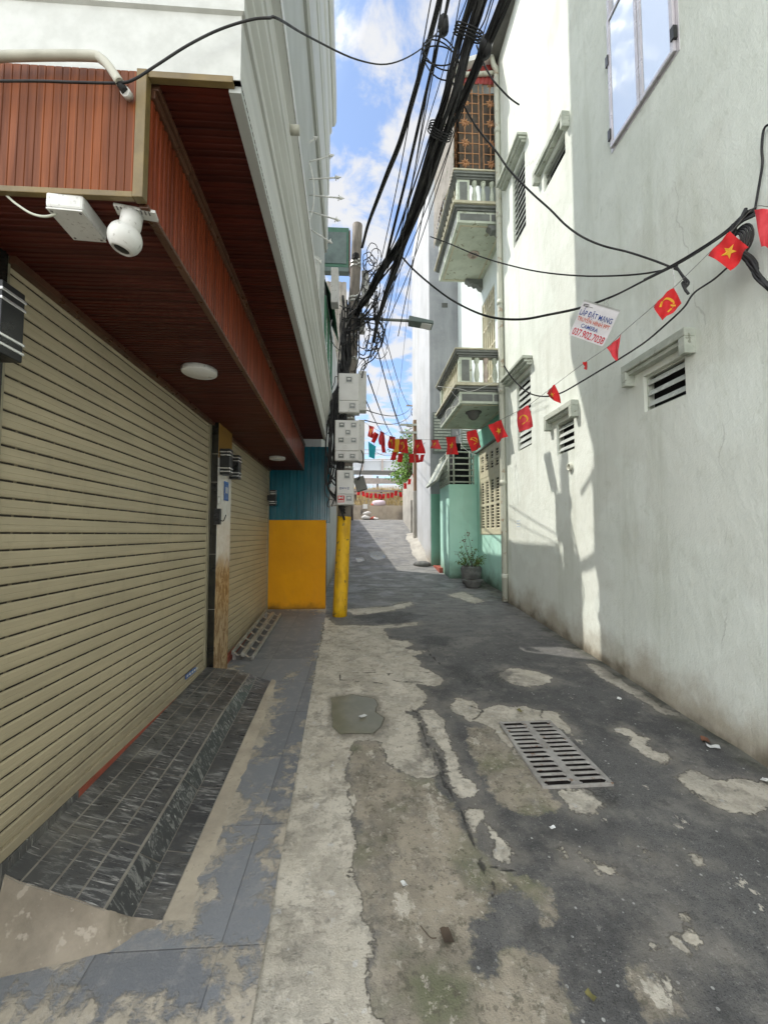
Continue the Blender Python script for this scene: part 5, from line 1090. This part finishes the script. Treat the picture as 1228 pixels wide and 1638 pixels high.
FL = [(((1205, 332), (1250, 336), (1236, 392), (1218, 396)), 'faded folded red flag cut by the right edge of the view', None, 'flag_pink'),
 (((1131, 407), (1168, 371), (1198, 397), (1167, 432)), 'large red flag with a clear yellow star tilted beside the cable coil', 'star', 0),
 (((1044, 490), (1077, 460), (1089, 484), (1060, 513)), 'red flag with hammer and sickle tilted below the cable joint', 'ham', 0),
 (((970, 556), (995, 532), (990, 560), (985, 577)), 'red flag folded into a narrow wedge right of the advert', None, 0),
 (((934, 580), (938, 578), (938, 592), (935, 590)), 'torn shred of red cloth below the advert', None, 0),
 (((872, 628), (888, 615), (896, 645), (884, 640)), 'half folded red flag in front of the bare white wall', 'star', 0),
 (((825, 659), (845, 648), (852, 682), (830, 692)), 'red flag with hammer and sickle in front of the tall louvred window', 'ham', 0),
 (((782, 680), (801, 671), (812, 698), (794, 708)), 'bright red flag with a star in front of the drainpipe and green wall', 'star', 0),
 (((746, 691), (761, 687), (771, 716), (753, 722)), 'red flag with hammer and sickle under the lower balcony', 'ham', 0),
 (((714, 699), (729, 698), (733, 727), (713, 727)), 'red flag with a star in front of the barred porch window', 'star', 0),
 (((690, 704), (701, 703), (704, 718), (688, 717)), 'crumpled red flag in front of the grey shutter window', 'star', 0),
 (((663, 703), (675, 703), (679, 725), (660, 726)), 'red flag with a star against the bright narrow wall', 'star', 0),
 (((638, 702), (652, 702), (651, 725), (637, 723)), 'red flag with a faint emblem next to the yellow flag', 'ham', 0),
 (((622, 697), (633, 699), (631, 719), (621, 717)), 'narrow red flag second from the yellow flag towards the pole', 'ham', 0),
 (((607, 689), (615, 692), (617, 715), (607, 711)), 'twisted red flag third from the pole end of the string', None, 0),
 (((599, 690), (605, 694), (600, 712), (594, 706)), 'small twisted red flag second from the pole end of the string', None, 0),
 (((590, 680), (599, 683), (596, 701), (588, 698)), 'red flag nearest the pole end of the string', 'ham', 0)]
for i, (q, lb, em, mt) in enumerate(FL):
    flag([FV(*p) for p in q], lb, em, mt or ('flag_pink' if i in (3, 6, 10, 14) else 'flag_red'), seed=i, amp=.022 if i < 6 else .013)
sn = [(1228, 330), (1205, 332), (1168, 371), (1131, 407), (1077, 460), (1044, 490), (995, 532), (970, 556), (936, 579), (888, 615), (872, 628), (845, 648), (825, 659), (801, 671), (782, 680), (761, 687), (746, 691), (729, 697), (714, 699), (701, 703), (675, 703), (652, 702), (638, 702), (622, 697), (607, 690), (590, 680), (578, 672)]
cable('flag_string', [FV(*p) for p in sn], .0022, 'thin string carrying the row of small red flags across the alley', 'string', k=4, n=5, m=M['hood_dark'])
# second string, farther away, dropping along the far posts and back across the alley
sn2 = [(680, 708, 9.6), (660, 722, 10.2), (640, 727, 10.8), (612, 728, 11.4), (590, 715, 11.8)]
def sq(px, py, Y, w, h, sk=0): return [onY(px - w, py, Y), onY(px + w, py, Y), onY(px + w + sk, py + h, Y), onY(px - w + sk, py + h, Y)]
LB2 = ['small red flag behind the first row, below the star flag on the bright wall', 'small red flag behind the first row, left of the bright wall corner', 'small striped looking red flag below the yellow flag', 'small dark red flag low and left of the yellow flag', 'thin red flag hanging low in the second row', 'thin red flag nearest the pole in the second row']
for i, (px, py, Y, w, h) in enumerate(((676, 727, 9.7, 3, 12), (666, 727, 10.0, 3, 13), (658, 726, 10.3, 4, 14), (641, 725, 10.8, 4, 14), (632, 722, 11.0, 4, 14), (612, 710, 11.4, 3, 14))):
    flag(sq(px, py, Y, w, h, (-3, 2, 1, -2, -4, 2)[i]), LB2[i], None, 'flag_red', seed=40 + i, amp=.012, grp='flags on the second string')
flag(sq(637, 702, 10.9, 6, 21, -2), 'yellow cloth flag showing behind a red one', None, 'flag_yellow', seed=60, grp='flags on the second string')
flag([onY(*p, 11.5) for p in ((589, 706), (601, 714), (599, 734), (590, 731))], 'thin cyan cloth pennant hanging against the sky', None, 'flag_cyan', seed=61, grp='flags on the second string')
cable('flag_string', [onY(*p) for p in sn2], .006, 'string of the second row of flags behind the first', 'string', k=5, n=4, m=M['hood_dark'])
for i in range(16):
    t = i / 15; px = 668 - 98 * t if i > 4 else (672, 668, 662, 655, 648)[i]; py = 740 + 48 * (1 - (1 - t) ** 2) if i > 4 else (742, 750, 758, 766, 773)[i]
    if i > 4: px = 640 - (i - 5) * 6.6; py = 780 + (7, 5, 8, 9, 10, 10, 9, 9, 8, 6, 4)[i - 5]
    Y = 15 + 5.0 * t
    flag(sq(px, py, Y, 2.4, 8 if i > 4 else 9, (i % 3) - 1), 'tiny red flag on the far string before the guard rail' if i > 4 else 'tiny red flag on the far string beside the tree', None, 'flag_red', seed=80 + i, amp=.02, grp='tiny flags on the far string' if i > 4 else 'tiny flags on the far string beside the tree')
cable('flag_string', [onY(672, 741, 15.2), onY(655, 764, 16.2), onY(640, 783, 17), onY(615, 791, 18.3), onY(590, 789, 19.4), onY(570, 783, 20)], .008, 'string of tiny far flags at the alley end', 'string', k=5, n=4, m=M['hood_dark'])
# ------------------------------------------------------------------ hanging advert
AB0, AB1 = (WA[0] - .03, WA[1] - .04), (WE[0] - .03, WE[1] - .04)
AD = [onV(px, py, AB0, AB1) for px, py in ((934.5, 479), (992, 496), (963, 554), (910, 535))]
ad = thing('hanging_advert', 'white vinyl advert with blue and red lettering hung from the wall cable', 'advert', tuple(AD[0].lerp(AD[1], .5)))
an = (AD[1] - AD[0]).cross(AD[3] - AD[0]).normalized(); an = an if an.y < 0 else -an
def AP(u, v, o=0.0): return AD[0].lerp(AD[1], u).lerp(AD[3].lerp(AD[2], u), v) + an * (o + .006 * math.sin(4 * u + 1) * v + .004 * math.sin(7 * v))
m = MB(); m.grid(lambda u, v: AP(u, v), 14, 14); m.grid(lambda u, v: AP(u, v, -.003), 14, 14); m.build('sheet', M['banner'], ad, fix=False)
m = MB(); m.grid(lambda u, v: AP(u, v * .045, .002), 10, 2); m.build('top_rod', M['steel'], ad, fix=False)
def lettering(txt, u0, u1, v0, v1, mt, nm, italic=0.0):
    cu = bpy.data.curves.new('t', 'FONT'); cu.body = txt; cu.resolution_u = 3; cu.offset = .010; ob = bpy.data.objects.new('t', cu); COL.objects.link(ob)
    dg = bpy.context.evaluated_depsgraph_get(); me = bpy.data.meshes.new_from_object(ob.evaluated_get(dg)); bpy.data.objects.remove(ob)
    vs = np.array([v.co[:] for v in me.vertices]); x0, x1 = vs[:, 0].min(), vs[:, 0].max(); y0, y1 = 0.0, .72
    mb = MB(); mb.add([AP(u0 + (u1 - u0) * (v[0] - x0) / (x1 - x0) , v1 - (v1 - v0) * (v[1] - y0) / (y1 - y0), .003) for v in vs], [tuple(p.vertices) for p in me.polygons])
    return mb.build(nm, mt, ad, fix=False)
lettering('LẮP ĐẶT MẠNG', .04, .95, .255, .40, M['ink_blue'], 'lettering'); lettering('TRUYỀN HÌNH FPT', .04, .95, .445, .555, M['ink_orange'], 'lettering')
lettering('CAMERA', .22, .70, .60, .71, M['ink_blue'], 'lettering'); lettering('037.902.7038', .07, .97, .755, .955, M['ink_red'], 'lettering')
m = MB()
for u0, u1, v0, v1 in ((.05, .10, .10, .17), (.08, .20, .09, .12), (.11, .20, .135, .175), (.21, .33, .14, .155)): m.add([AP(u0, v0, .003), AP(u1, v0, .003), AP(u1, v1, .003), AP(u0, v1, .003)], [(0, 1, 2, 3)])
m.build('small_emblem', M['ink_grey'], ad, fix=False)
m = MB(); m.tube(cr([AP(.60, .02, .004), AP(.55, -.10, .02), AP(.66, -.16, .03), AP(.58, -.06, .01)], 5), .0016, 4); m.tube(cr([AP(.5, .02, .004), AP(.62, -.07, .02), AP(.70, -.02, .02), AP(.58, .02, .0)], 5), .0016, 4); m.build('wire_loop', M['steel'], ad)
# ================================================================== GRATE, pot, litter
gr = thing('drain_grate', 'worn cast iron drain grate with two columns of slots in the road', 'grate', (1.36, 2.95, .03))
c4 = [gnd(*p) for p in ((797, 1158), (880, 1155), (982, 1257), (868, 1263))]
c4 = [Vector((v.x, v.y, gz(v.y) + .016)) for v in c4]
def GPt(u, v, o=0.0): return c4[0].lerp(c4[1], u).lerp(c4[3].lerp(c4[2], u), v) + Vector((0, 0, o))
m = MB()
def gbar(u0, u1, v0, v1): m.hexa([GPt(u0, v0, -.03), GPt(u1, v0, -.03), GPt(u1, v1, -.03), GPt(u0, v1, -.03), GPt(u0, v0, 0), GPt(u1, v0, 0), GPt(u1, v1, 0), GPt(u0, v1, 0)])
gbar(0, 1, 0, .018); gbar(0, 1, .982, 1); gbar(0, .06, .018, .982); gbar(.94, 1, .018, .982); gbar(.445, .555, .018, .982)
for i in range(13):
    v = .018 + (i + 1) * .964 / 14
    gbar(.06, .445, v - .0125, v + .0125); gbar(.555, .94, v - .0125, v + .0125)
for i in range(14):                                 # rounded slot ends
    va, vb = .018 + i * .964 / 14 + .0125, .018 + (i + 1) * .964 / 14 - .0125
    for u, s_ in ((.06, 1), (.445, -1), (.555, 1), (.94, -1)):
        for (w0, w1) in ((va, va + (vb - va) * .3), (vb, vb - (vb - va) * .3)):
            m.prism([GPt(u, w0, -.001), GPt(u + s_ * .035, w0, -.001), GPt(u, w1, -.001)], (0, 0, -.02))
m.build('frame', M['iron'], gr, bevel=.0025)
m = MB(); m.add([GPt(.01, .01, -.0085), GPt(.99, .01, -.0085), GPt(.99, .99, -.0085), GPt(.01, .99, -.0085)], [(0, 1, 2, 3)]); m.build('pit', mat('shaded_drain_mud', (.007, .006, .006), (.014, .011, .010), scale=14, rough=.9, spec=.1, speck=((.04, .035, .03), 40)), gr)  # near-black sheet under the slots, the pit's shade put into the mud colour
pt_ = thing('flower_pot', 'grey stone bowl pot standing by the mint wall', 'pot', (2.55, 9.0, .42))
pc = Vector((2.52, 9.02, gz(9.02))); m = MB(); m.lathe([(0, 0), (.15, 0), (.17, .03), (.19, .09), (.24, .15), (.245, .17), (.22, .175), (.20, .15), (0, .14)], pc, 24); m.build('bowl', M['stone_pot'], pt_); m = MB(); m.lathe([(0, .155), (.19, .15), (.20, .14)], pc, 16); m.build('soil', M['twig'], pt_)
pl_ = thing('potted_plant', 'straggly dry plant with reddish leaf tips growing in front of the mint wall', 'plant', (2.6, 9.3, .5)); rnd = random.Random(77)
pj = MB(); q = Vector((2.60, 9.42, gz(9.4))); pj.lathe([(0, 0), (.20, 0), (.23, .18), (.25, .36), (.22, .42), (.18, .40), (0, .38)], q, 20); pj.build('planter', M['stone_pot'], pl_)
st_ = MB(); lf = MB()
def leaf(mb, p, s_, mi):
    d = Vector((rnd.uniform(-1, 1), rnd.uniform(-1, 1), rnd.uniform(-.6, 1))).normalized(); n_ = d.orthogonal().normalized(); n_ = (Matrix.Rotation(rnd.uniform(0, 6.28), 3, d) @ n_)
    mb.add([p, p + d * s_ * .5 + n_ * s_ * .28, p + d * s_, p + d * s_ * .5 - n_ * s_ * .28], [(0, 1, 2, 3)], mi)
for i in range(22):
    an_ = rnd.uniform(0, 6.28); hgt = rnd.uniform(.2, .65); base = q + Vector((.08 * math.cos(an_), .08 * math.sin(an_), .38)); tip = base + Vector((math.cos(an_) * hgt * rnd.uniform(.3, .9), -abs(math.sin(an_)) * hgt * .5, hgt * rnd.uniform(.2, .95)))
    if i < 3: tip = base + Vector((-.28 + .03 * i, -.12, .75 + .08 * i))
    mid = base.lerp(tip, .5) + Vector((rnd.uniform(-.07, .07), rnd.uniform(-.07, .07), rnd.uniform(0, .12))); P = cr([base, mid, tip], 6); st_.tube(P, [.008 * (1 - .8 * j / (len(P) - 1)) for j in range(len(P))], 5)
    for j in range(rnd.randint(12, 30)):
        t = rnd.uniform(.25, 1); leaf(lf, P[int(t * (len(P) - 1))] + Vector((rnd.uniform(-.05, .05), rnd.uniform(-.05, .05), rnd.uniform(-.04, .05))), rnd.uniform(.03, .06), 2 if (i < 3 and t > .6) else rnd.choice((0, 0, 1)))
st_.build('stems', M['twig'], pl_); lf.build('leaves', [M['leaf'], M['leaf_dry'], M['leaf_red']], pl_, fix=False)
def litter(px, py, s_, mt, label, curl=.4):
    p = gnd(px, py); p.z = gz(p.y) + .012; m = MB(); a0 = rnd.uniform(0, 6.28)
    def fn(u, v):
        x, y = (u - .5) * s_ * 1.6, (v - .5) * s_; return p + Vector((x * math.cos(a0) - y * math.sin(a0), x * math.sin(a0) + y * math.cos(a0), curl * s_ * ((u - .5) ** 2 * 2 + .25 * math.sin(u * 7 + v * 5) + .2)))
    m.grid(fn, 5, 4); return tag(m.build('dead_leaf' if 'leaf' in label else 'paper_scrap', M[mt], fix=False), label, 'leaf' if 'leaf' in label else 'scrap', 'scraps and leaves on the road')
litter(990, 1121, .035, 'plastic', 'curled white scrap on the asphalt near the wall base'); litter(1140, 1198, .05, 'plastic', 'white plastic wrapper near the right wall corner'); litter(1128, 1188, .05, 'leaf_red', 'brown dead leaf beside the white wrapper')
litter(883, 1328, .02, 'lamp_white', 'cream paper scrap below the drain grate'); litter(832, 1140, .035, 'leaf_dry', 'dry leaf on the pale patch above the drain grate'); litter(646, 1419, .02, 'plastic', 'tiny white paper bit on the mossy ground'); litter(945, 1600, .022, 'leaf_dry', 'cigarette end on the dark asphalt at the bottom'); litter(1222, 1252, .03, 'plastic', 'white scrap at the far right road edge'); litter(715, 1505, .04, 'twig', 'brown crumpled leaf on the muddy concrete'); litter(580, 1148, .04, 'plastic', 'white scrap floating in the puddle', .15)
m = MB(); m.tube(cr([gnd(*p) + Vector((0, 0, .012)) for p in ((672, 1486), (683, 1500), (690, 1506), (698, 1506))], 5), .002, 5); tag(m.build('twig', M['twig']), 'thin dark bent wire lying on the muddy concrete', 'twig')
# ================================================================== FAR END
rwl = MB(); rwl.grid(lambda u, v: Vector((-14 + 34 * u, 20.62 + .02 * mnoise.noise(Vector((u * 40, v * 3, 0))), 2.2 + .90 * v)), 60, 4); rwl.box(-14, 20.66, 2.0, 20, 20.9, 3.095); tag(rwl.build('retaining_wall', M['ret_wall'], fix=False), 'stained concrete retaining wall closing the end of the alley', 'wall')
def rails(y, z0, z1, x0, x1, step, off, rz0, rz1, label, slope=0.0):
    t = thing('guard_rail', label, 'guard rail', ((x0 + x1) / 2, y, z0)); m = MB()
    for a, b in rz1: m.hexa([Vector((x, yy, z + slope * (x - x0))) for z in (a, b) for x, yy in ((x0, y - .05), (x1, y - .05), (x1, y - .03), (x0, y - .03))])
    m.build('rail', M['guard'], t, bevel=.01); x = x0 + off
    while x < x1:
        p = MB(); p.box(x - .06, y - .029, z0, x + .06, y + .06, z1 + slope * (x - x0)); p.build('post', M['guard_post'], t); x += step
rails(21.9, 3.2, 4.12, -1.2, 6.2, 1.42, .86, 0, [(3.80, 3.92), (3.97, 4.10)], 'dark posted guard rail on the bank just above the retaining wall', -.02)
rails(30, 4.4, 6.0, -2, 12, 3.6, 3.2, 0, [(5.42, 5.85)], 'grey guard rail of the upper road behind the bank')
rnd = random.Random(5); m = MB()
for i in range(9000):
    x, y = rnd.uniform(-3, 7), 20.95 + 4.6 * rnd.random() ** .8; zg = 3.02 + (y - 20.8) * (.25 if y < 22.5 else .30); h = rnd.uniform(.12, .42); a = rnd.uniform(0, 3.14); w = .018
    m.add([(x - w * math.cos(a), y - w * math.sin(a), zg), (x + w * math.cos(a), y + w * math.sin(a), zg), (x + rnd.uniform(-.12, .12), y + rnd.uniform(-.12, .12), zg + h)], [(0, 1, 2)])
tag(m.build('dry_grass', M['straw'], fix=False), 'straw coloured dry grass covering the bank above the retaining wall', 'grass', kind='stuff')
op = thing('overpass', 'grey pedestrian overpass crossing the sky beyond the alley end', 'bridge', (6, 40, 4.4))
m = MB(); m.box(-20, 40, 8.05, 34, 43, 8.35); m.box(-20, 40.1, 8.36, 34, 40.16, 9.05); m.build('deck', M['overpass'], op)
m = MB()
for x in range(-20, 34, 2): m.box(x, 39.9, 8.0, x + .16, 39.99, 9.2)
for z in (9.12, 9.7, 10.1): m.box(-20, 39.93, z, 34, 40.0, z + .06)
for x in range(-20, 34, 6): m.box(x + .05, 39.95, 9.2, x + .12, 40.02, 10.1)
m.build('railing', M['guard'], op)
for x in (-16, 16): m = MB(); m.box(x, 40.5, 4.4, x + .9, 42, 8.04); m.build('pier', M['lit_conc'], op)
# posts on the right at the alley end
cpst = thing('concrete_post', 'square pale concrete post with a brown upper part before the sunlit wall', 'post', (2.1, 15, 1.3)); A, B = onY(661.5, 865, 15), onY(674, 785, 15)
m = MB(); m.box(A.x, 15, 1.25, B.x, 15.3, B.z); m.build('base', M['lit_conc'], cpst, bevel=.015); m = MB(); m.box(A.x + .02, 15.02, B.z + .002, B.x - .06, 15.26, 6.0); m.build('shaft', M['rust_brown'], cpst, bevel=.01)
m = MB()
for z in (5.45, 5.75): m.box(A.x - .5, 14.95, z, B.x + .7, 15.02, z + .07)
m.build('crossarm', M['hood'], cpst)
ew = MB(); ew.box(2.12, 16.21, .9, 2.4, 20.5, 4.1); ew.box(2.0, 16.21, .9, 2.119, 19.0, 3.0); tag(ew.build('boundary_wall', M['lit_conc']), 'low sunlit concrete boundary wall at the right of the alley end', 'wall')
kb = MB(); kb.grid(lambda u, v: Vector((1.72 + .42 * u + .10 * mnoise.noise(Vector((v * 6, u, 0))), 12.4 + 3.6 * v, gz(12.4 + 3.6 * v) + .0 + .20 * u ** 1.2 * (1 - .5 * v) * min(1, v * 4) + .03 * mnoise.noise(Vector((u * 6, v * 9, 0))))), 8, 20); tag(kb.build('cement_kerb', M['lit_conc']), 'lumpy cement wedge along the foot of the sunlit wall', 'kerb')
rk = MB(); q = gnd(675, 903)
rk.lathe([(0, .11), (.12, .10), (.24, .06), (.30, .01), (.28, -.03)], (q.x, q.y, gz(q.y)), 9); tag(rk.build('rubble', M['stone_pot']), 'grey lump of rubble on the road edge by the mint corner', 'rubble')
fp = thing('utility_pole', 'distant concrete utility pole with insulators standing at the alley end', 'pole', (2.95, 22.6, 3.2)); a = onY(663, 640, 22.6)
m = MB(); m.tube([(a.x + .15, 22.6, 3.2), (a.x, 22.6, a.z)], [.2, .14], 12); m.build('shaft', M['lit_conc'], fp); m = MB()
for z in (a.z - .4, a.z - 1.6): m.box(a.x - .5, 22.45, z, a.x + .6, 22.52, z + .08)
m.build('crossarm', M['guard'], fp); m = MB()
for i in range(7): c = Vector((a.x + rnd.uniform(-.5, .5), 22.4, a.z - rnd.uniform(.5, 3))); m.tube([c + Vector((.25 * math.cos(t), 0, .32 * math.sin(t))) for t in lin(0, 6.2, 12)], .02, 5)
m.build('wire_loops', M['black'], fp)
def tree(c, h, rx, rz_, nl, label, seed, ls=.16):
    rnd = random.Random(seed); t = thing('tree', label, 'tree', c, 'trees at the alley end'); c = Vector(c); m = MB(); top = c + Vector((.1, 0, h * .75)); P = cr([c, c + Vector((.05, .05, h * .35)), top], 5); m.tube(P, [.09 - .06 * i / (len(P) - 1) for i in range(len(P))], 8)
    tips = []
    for i in range(16):
        b = P[rnd.randint(4, len(P) - 1)]; e = c + Vector((rnd.uniform(-rx, rx), rnd.uniform(-rx, rx), h - rz_ + rnd.uniform(-rz_, rz_))); m.tube(cr([b, b.lerp(e, .5) + Vector((0, 0, .15)), e], 4), [.03, .028, .026, .024, .02, .016, .012, .01, .008], 5); tips.append(e)
    m.build('trunk', M['twig'], t); l = MB()
    for i in range(nl):
        e = rnd.choice(tips); p = e + Vector((rnd.gauss(0, .26), rnd.gauss(0, .26), rnd.gauss(0, .24))); d = Vector((rnd.uniform(-1, 1), rnd.uniform(-1, 1), rnd.uniform(-1, .4))).normalized(); n_ = Matrix.Rotation(rnd.uniform(0, 6.28), 3, d) @ d.orthogonal().normalized(); s_ = ls * rnd.uniform(.6, 1.2)
        l.add([p, p + d * s_ * .5 + n_ * s_ * .3, p + d * s_, p + d * s_ * .5 - n_ * s_ * .3], [(0, 1, 2, 3)], 0)
    l.build('crown', M['leaf'], t, fix=False)
tree((2.5, 21.3, 3.1), 3.9, .62, 1.5, 2000, 'bright green leafy tree beside the far post, hung with small flags', 3)
tree((3.6, 26, 4.3), 3.2, 1.3, 1.2, 1500, 'low green tree on the bank behind the far post', 9, .2)
# sacks
def sack(px, py, Y, s_, mt, label, z0, kind='bag', grp='sacks at the alley end'):
    c = onY(px, py, Y); c.z = z0; m = MB(); ph = rnd.uniform(0, 6)
    m.grid(lambda u, v: c + Vector((s_ * (math.sin(math.pi * v) ** .6) * math.cos(2 * math.pi * u) * (1 + .18 * mnoise.noise(Vector((math.cos(6.283 * u) * 2 + ph, math.sin(6.283 * u) * 2, v * 4)))), s_ * .7 * (math.sin(math.pi * v) ** .6) * math.sin(2 * math.pi * u), s_ * .75 * (1 - math.cos(math.pi * v)) * .55 + .02 * math.sin(9 * u + ph))), 18, 10); return tag(m.build('sack', M[mt]), label, kind, grp)
sack(585.5, 829, 20.0, .24, 'sack_w', 'white sack at the bottom of the small heap by the retaining wall', 2.34); sack(587, 822, 20.1, .20, 'sack_w', 'white sack lying on top of the small heap', 2.58); sack(596, 829, 20.0, .17, 'sack_r', 'small red bag beside the white sacks', 2.34); sack(601, 831, 19.9, .13, 'sack_w', 'small pale bag right of the red bag', 2.34)
sack(606, 800, 20.8, .36, 'sack_p', 'pinkish white sack lying on top of the retaining wall', 3.08); sack(598, 802, 20.8, .16, 'sack_r', 'dark red bundle beside the pinkish sack on the wall', 3.08)
m = MB(); q = onY(584, 810, 20.55); m.box(q.x - .12, 20.56, q.z - .12, q.x + .12, 20.6, q.z + .12); tag(m.build('notice_plate', M['plastic']), 'small white square notice on the retaining wall', 'sign')
m = MB(); q = onY(563, 832, 19.5); m.box(q.x - .05, 19.5, 2.2, q.x + .05, 19.6, 3.1); tag(m.build('marker_post', M['guard_post']), 'dark thin post left of the retaining wall', 'post')
# ================================================================== light, sky, camera
SUNV = Vector((1.0, -.5, -1.5)).normalized()
el = math.asin(-SUNV.z); az = math.atan2(-SUNV.x, -SUNV.y)          # compass bearing of the sun from +Y
su = bpy.data.lights.new('sun', 'SUN'); su.energy = 2.0; su.angle = rad(.53); su.color = (1.0, .955, .88)
so = bpy.data.objects.new('sun', su); COL.objects.link(so); so.rotation_euler = SUNV.to_track_quat('-Z', 'Y').to_euler(); so.location = (-8, 6, 20)
W = bpy.data.worlds.new('World'); SC.world = W; W.use_nodes = True; nt = W.node_tree; nt.nodes.clear()
def wn_(typ, ins=None, **kw):
    n = nt.nodes.new(typ)
    for k, v in kw.items(): setattr(n, k, v)
    for k, v in (ins or {}).items():
        if hasattr(v, 'links'): nt.links.new(v, n.inputs[k])
        else: n.inputs[k].default_value = v
    return n
sky = wn_('ShaderNodeTexSky', sky_type='NISHITA'); sky.sun_disc = False; sky.sun_elevation = el; sky.sun_rotation = az; sky.air_density = 1.0; sky.dust_density = .6; sky.ozone_density = 2.0
dirv = wn_('ShaderNodeTexCoord').outputs['Generated']; sx = wn_('ShaderNodeSeparateXYZ', {0: dirv}).outputs
def wm(op, a, b=0.0): return wn_('ShaderNodeMath', {0: a, 1: b}, operation=op).outputs[0]
zz = wm('ADD', wm('MAXIMUM', sx[2], 0.0), .16)
pv_ = wn_('ShaderNodeCombineXYZ', {0: wm('DIVIDE', sx[0], zz), 1: wm('DIVIDE', sx[1], zz)}).outputs[0]
n1 = wn_('ShaderNodeTexNoise', {'Vector': pv_, 'Scale': 2.1, 'Detail': 9.0, 'Roughness': .60, 'Distortion': .25}).outputs[0]
n2 = wn_('ShaderNodeTexNoise', {'Vector': pv_, 'Scale': 7.5, 'Detail': 7.0, 'Roughness': .6, 'Distortion': .3}).outputs[0]
nn = wm('ADD', wm('MULTIPLY', n1, .36), wm('MULTIPLY', n2, .64))
low = wn_('ShaderNodeMapRange', {0: sx[2], 1: .95, 2: .05, 3: -.02, 4: .05}).outputs[0]
cl = wn_('ShaderNodeMapRange', {0: wm('ADD', nn, low), 1: .455, 2: .575, 3: .16, 4: 1.0}, interpolation_type='SMOOTHSTEP').outputs[0]
# extra sky brightness near the sun and behind the camera, added to lift shade
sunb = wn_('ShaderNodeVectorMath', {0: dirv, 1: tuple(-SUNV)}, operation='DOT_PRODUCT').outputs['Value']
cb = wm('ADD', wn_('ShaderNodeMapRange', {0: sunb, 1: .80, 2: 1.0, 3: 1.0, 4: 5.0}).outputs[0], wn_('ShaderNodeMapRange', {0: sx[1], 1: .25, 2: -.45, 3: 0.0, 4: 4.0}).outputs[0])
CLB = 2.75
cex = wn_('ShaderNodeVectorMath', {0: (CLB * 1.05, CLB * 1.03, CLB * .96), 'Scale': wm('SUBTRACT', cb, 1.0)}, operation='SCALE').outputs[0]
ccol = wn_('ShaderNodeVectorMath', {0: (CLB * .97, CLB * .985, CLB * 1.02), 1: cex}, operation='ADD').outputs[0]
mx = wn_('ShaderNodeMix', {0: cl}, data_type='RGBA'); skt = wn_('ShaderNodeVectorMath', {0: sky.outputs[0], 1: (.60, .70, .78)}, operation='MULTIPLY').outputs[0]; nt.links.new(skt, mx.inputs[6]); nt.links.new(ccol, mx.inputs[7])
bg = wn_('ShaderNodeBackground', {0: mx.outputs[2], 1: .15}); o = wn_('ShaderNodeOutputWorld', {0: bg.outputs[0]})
cam = bpy.data.cameras.new('camera'); cam.sensor_fit = 'HORIZONTAL'; cam.sensor_width = 36; cam.lens = 36 * F / 1228; cam.clip_start = .05; cam.clip_end = 1500
co = bpy.data.objects.new('camera', cam); COL.objects.link(co); co.location = (0, 0, EYE); co.rotation_euler = (rad(90) + TH, 0, -PS); SC.camera = co
SC.view_settings.view_transform = 'Standard'; SC.view_settings.look = 'None'; SC.view_settings.exposure = 1.13; SC.view_settings.gamma = 1.0
SC.cycles.max_bounces = 10; SC.cycles.diffuse_bounces = 6
